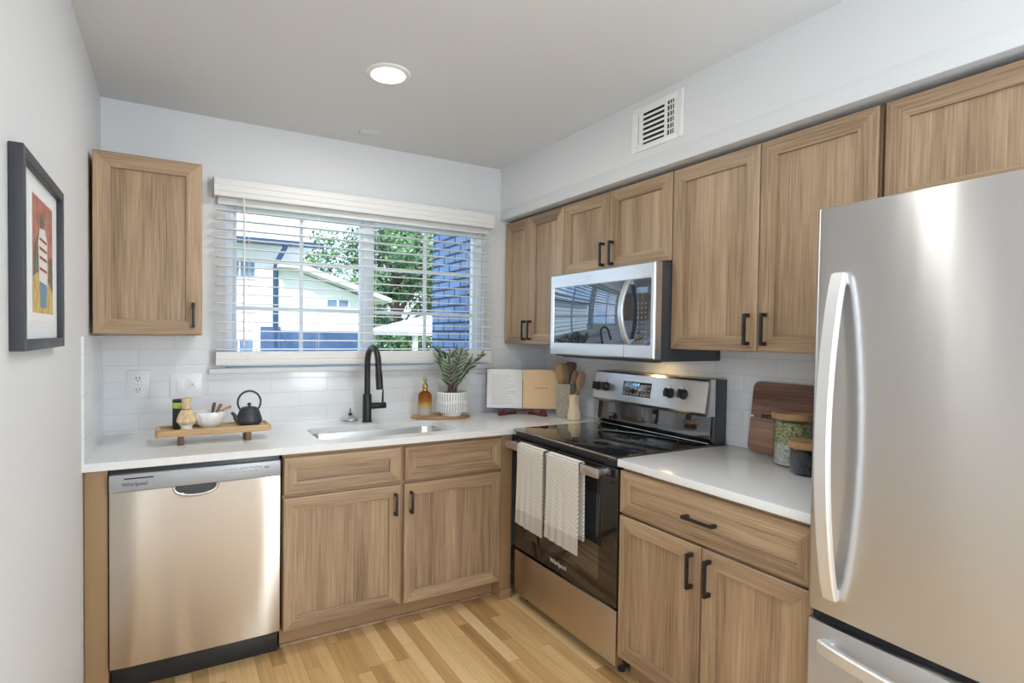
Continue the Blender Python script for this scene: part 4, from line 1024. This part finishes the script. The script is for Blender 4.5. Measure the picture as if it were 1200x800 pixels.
# ------------------------------------------------------------------ outside the window
struct(MB().box(-25, 35, .16, 60, -1.0, -.9).build('ground', 'grass'))
bk_ = thing('brick_wall', (2.40, .16, -.9), 'navy painted brick side wall just outside the window at right', 'wall')
MB().box(0, .30, 0, 1.40, 0, 4.4).build('masonry', 'brick', bk_)
hs = thing('neighbour_house', (0, 10, -.9), 'white neighbouring house with navy gutter and pale roof seen through the blind', 'house')
G = .9
def hp_(name, m, mb, par=None): return mb.build(name, m, par or hs)
hp_('wall', 'siding', MB().box(-6, 3.0, .35, 6, 0, 3.42+G))
wing = MB(); wing.prism([(1.95, 0), (4.38, 0), (4.38, 2.30+G), (2.75, 2.84+G), (1.95, 2.84+G)], 'y', 0, 5); hp_('wing_wall', 'siding', wing)
wr = MB(); wr.prism([(2.35, 2.95+G), (2.75, 2.99+G), (4.95, 2.27+G), (4.95, 2.17+G), (2.72, 2.86+G), (2.35, 2.86+G)], 'y', -.45, 5.2); hp_('wing_roof', 'white', wr)
rf_ = MB(); rf_.prism([(-.15, 3.42+G), (3.5, 4.6+G), (6.5, 3.5+G)], 'x', -6.4, 3.25); hp_('roof', 'roof', rf_)
hp_('gutter', 'gutter', MB().box(-6.4, 3.37, -.26, -.14, 3.36+G, 3.48+G, 0, .01))
hp_('downspout', 'gutter', MB().tube([(2.52, -.20, 3.38+G), (2.50, -.18, 3.30+G), (2.35, -.06, 2.98+G), (2.33, -.06, 2.85+G), (2.33, -.06, .0)], .058, 10))
hp_('base_band', 'navy', MB().box(2.44, 4.42, -.06, 0, 0, 1.46+G)); hp_('electrical_box', 'navy', MB().box(2.02, 2.44, -.10, 0, 0, 1.54+G, 0, .01))
for x0, x1, z0, z1, yy in ((1.30, 1.93, 2.67, 3.09, .33), (3.50, 4.0, 2.02, 2.20, -.02), (1.30, 1.90, .6, 1.25, .33)):
    fr_ = MB(); ring(fr_, x0-.05, x1+.05, z0+G-.05, z1+G+.05, .05, yy-.03, yy+.03); fr_.box((x0+x1)/2-.02, (x0+x1)/2+.02, yy-.03, yy+.02, z0+G, z1+G); w_ = hp_('window', 'white', fr_)
    MB().box(x0, x1, yy, yy+.01, z0+G, z1+G).build('pane', 'winblue', w_)
cn = thing('garden_canopy', (7.9, 12.5, -.9), 'white pyramid roofed garden canopy beyond the window at right', 'canopy')
MB().add([(-2.1, -2, 2.42), (2.1, -2, 2.42), (2.1, 2, 2.42), (-2.1, 2, 2.42), (-2.1, -2, 2.28), (2.1, -2, 2.28), (2.1, 2, 2.28), (-2.1, 2, 2.28), (0, 0, 3.1)], [[0, 1, 8], [1, 2, 8], [2, 3, 8], [3, 0, 8], [0, 4, 5, 1], [1, 5, 6, 2], [2, 6, 7, 3], [3, 7, 4, 0], [7, 6, 5, 4]]).build('canopy_roof', 'white', cn, ang=10)
for x, y in ((-1.85, -1.8), (1.85, -1.8), (-1.85, 1.8), (1.85, 1.8)): MB().box(x-.06, x+.06, y-.06, y+.06, 0, 2.3).build('post', 'white', cn)
def tree(x, y, h, r, label, seed, mats, nl=8000, ls=.12, low=.15):
    rn = random.Random(seed); t_ = thing('tree', (x, y, -.9), label, 'tree', 'trees beyond the window')
    tb_ = MB(); tb_.tube([(0, 0, 0), (.05, 0, h*.3), (-.05, .05, h*.6), (0, 0, h*.85)], [r*.09, r*.07, r*.045, .02], 10)
    for k in range(6): a = rn.uniform(0, 2*PI); z0 = h*rn.uniform(.3, .6); tb_.tube([(0, 0, z0), (r*.4*math.cos(a), r*.4*math.sin(a), z0+h*.12), (r*.7*math.cos(a), r*.7*math.sin(a), z0+h*.2)], [r*.035, r*.02, .01], 6)
    tb_.build('trunk', 'bark', t_)
    bl_ = []
    for k in range(16):
        a = rn.uniform(0, 2*PI); z = h*rn.uniform(low+.12, .92); q = r*math.sqrt(rn.random())*.75*math.sin(PI*min(.95, max(.12, z/h*.9+.05)))**.7; bl_.append((Vector((q*math.cos(a), q*math.sin(a), z)), r*rn.uniform(.24, .42)))
    mb = MB()
    for k in range(nl):
        c_, br_ = rn.choice(bl_); d = Vector((rn.gauss(0, 1), rn.gauss(0, 1), rn.gauss(0, 1))).normalized()
        p = c_ + d*br_*(.55+.5*rn.random()); nn_ = (d+Vector((rn.gauss(0, .6), rn.gauss(0, .6), rn.gauss(0, .6)))).normalized(); u = nn_.orthogonal().normalized(); v = nn_.cross(u); s_ = ls*rn.uniform(.6, 1.25); an = rn.uniform(0, PI); u, v = u*math.cos(an)+v*math.sin(an), v*math.cos(an)-u*math.sin(an)
        mb.add([(p-u*s_)[:], (p-v*s_*.45)[:], (p+u*s_)[:], (p+v*s_*.45)[:]], [[0, 1, 2, 3]], rn.choice((0, 0, 1, 2)))
    mb.build('crown', mats, t_, recalc=False)
TL = ['tl1', 'tl2', 'tl3']
tree(8.3, 18, 7.4, 2.3, 'bushy green tree behind the white gable, left of the canopy', 1, TL)
tree(12.9, 19.5, 7.8, 2.5, 'bright green tree rising behind the garden canopy', 2, ['tl2', 'tl2', 'tl1'])
tree(10.3, 26, 8.3, 3.0, 'dark tree filling the gap between the two nearer trees', 3, ['tl1', 'tl3', 'tl3'], 8000)
tree(5.6, 24, 7.8, 3.0, 'thin tree showing above the gable roof in the left sash', 4, ['tl1', 'tl2', 'tl1'], 3800)
tree(16.2, 26, 9.3, 3.4, 'large green tree beside the navy brick wall', 5, TL, 8000)
tree(6.5, 32, 7.4, 3.4, 'distant low tree behind the neighbouring house', 6, ['tl3', 'tl1', 'tl1'], 5000)

hg = MB(); rn = random.Random(21)
for k in range(5200):
    p = Vector((rn.uniform(-4.2, 4.2), rn.uniform(-.5, .5), 2.45*math.sqrt(rn.random())+.05+.12*math.sin(k*.37))); nn_ = Vector((rn.gauss(0, 1), rn.gauss(-.6, 1), rn.gauss(.4, 1))).normalized(); u = nn_.orthogonal().normalized(); v = nn_.cross(u); q = .12*rn.uniform(.6, 1.25)
    hg.add([(p-u*q)[:], (p-v*q*.5)[:], (p+u*q)[:], (p+v*q*.5)[:]], [[0, 1, 2, 3]], rn.choice((0, 0, 1, 2)))
hd_ = thing('hedge', (10.4, 15.6, -.9), 'leafy green hedge behind the garden canopy, below the trees', 'hedge')
hg.build('foliage', TL, hd_, recalc=False)
st_ = MB()
for k in range(9): st_.tube([(-4+k, 0, 0), (-4+k+.08, .05, 1.1), (-4+k-.05, 0, 2.0)], [.05, .035, .01], 7)
st_.build('stems', 'bark', hd_)
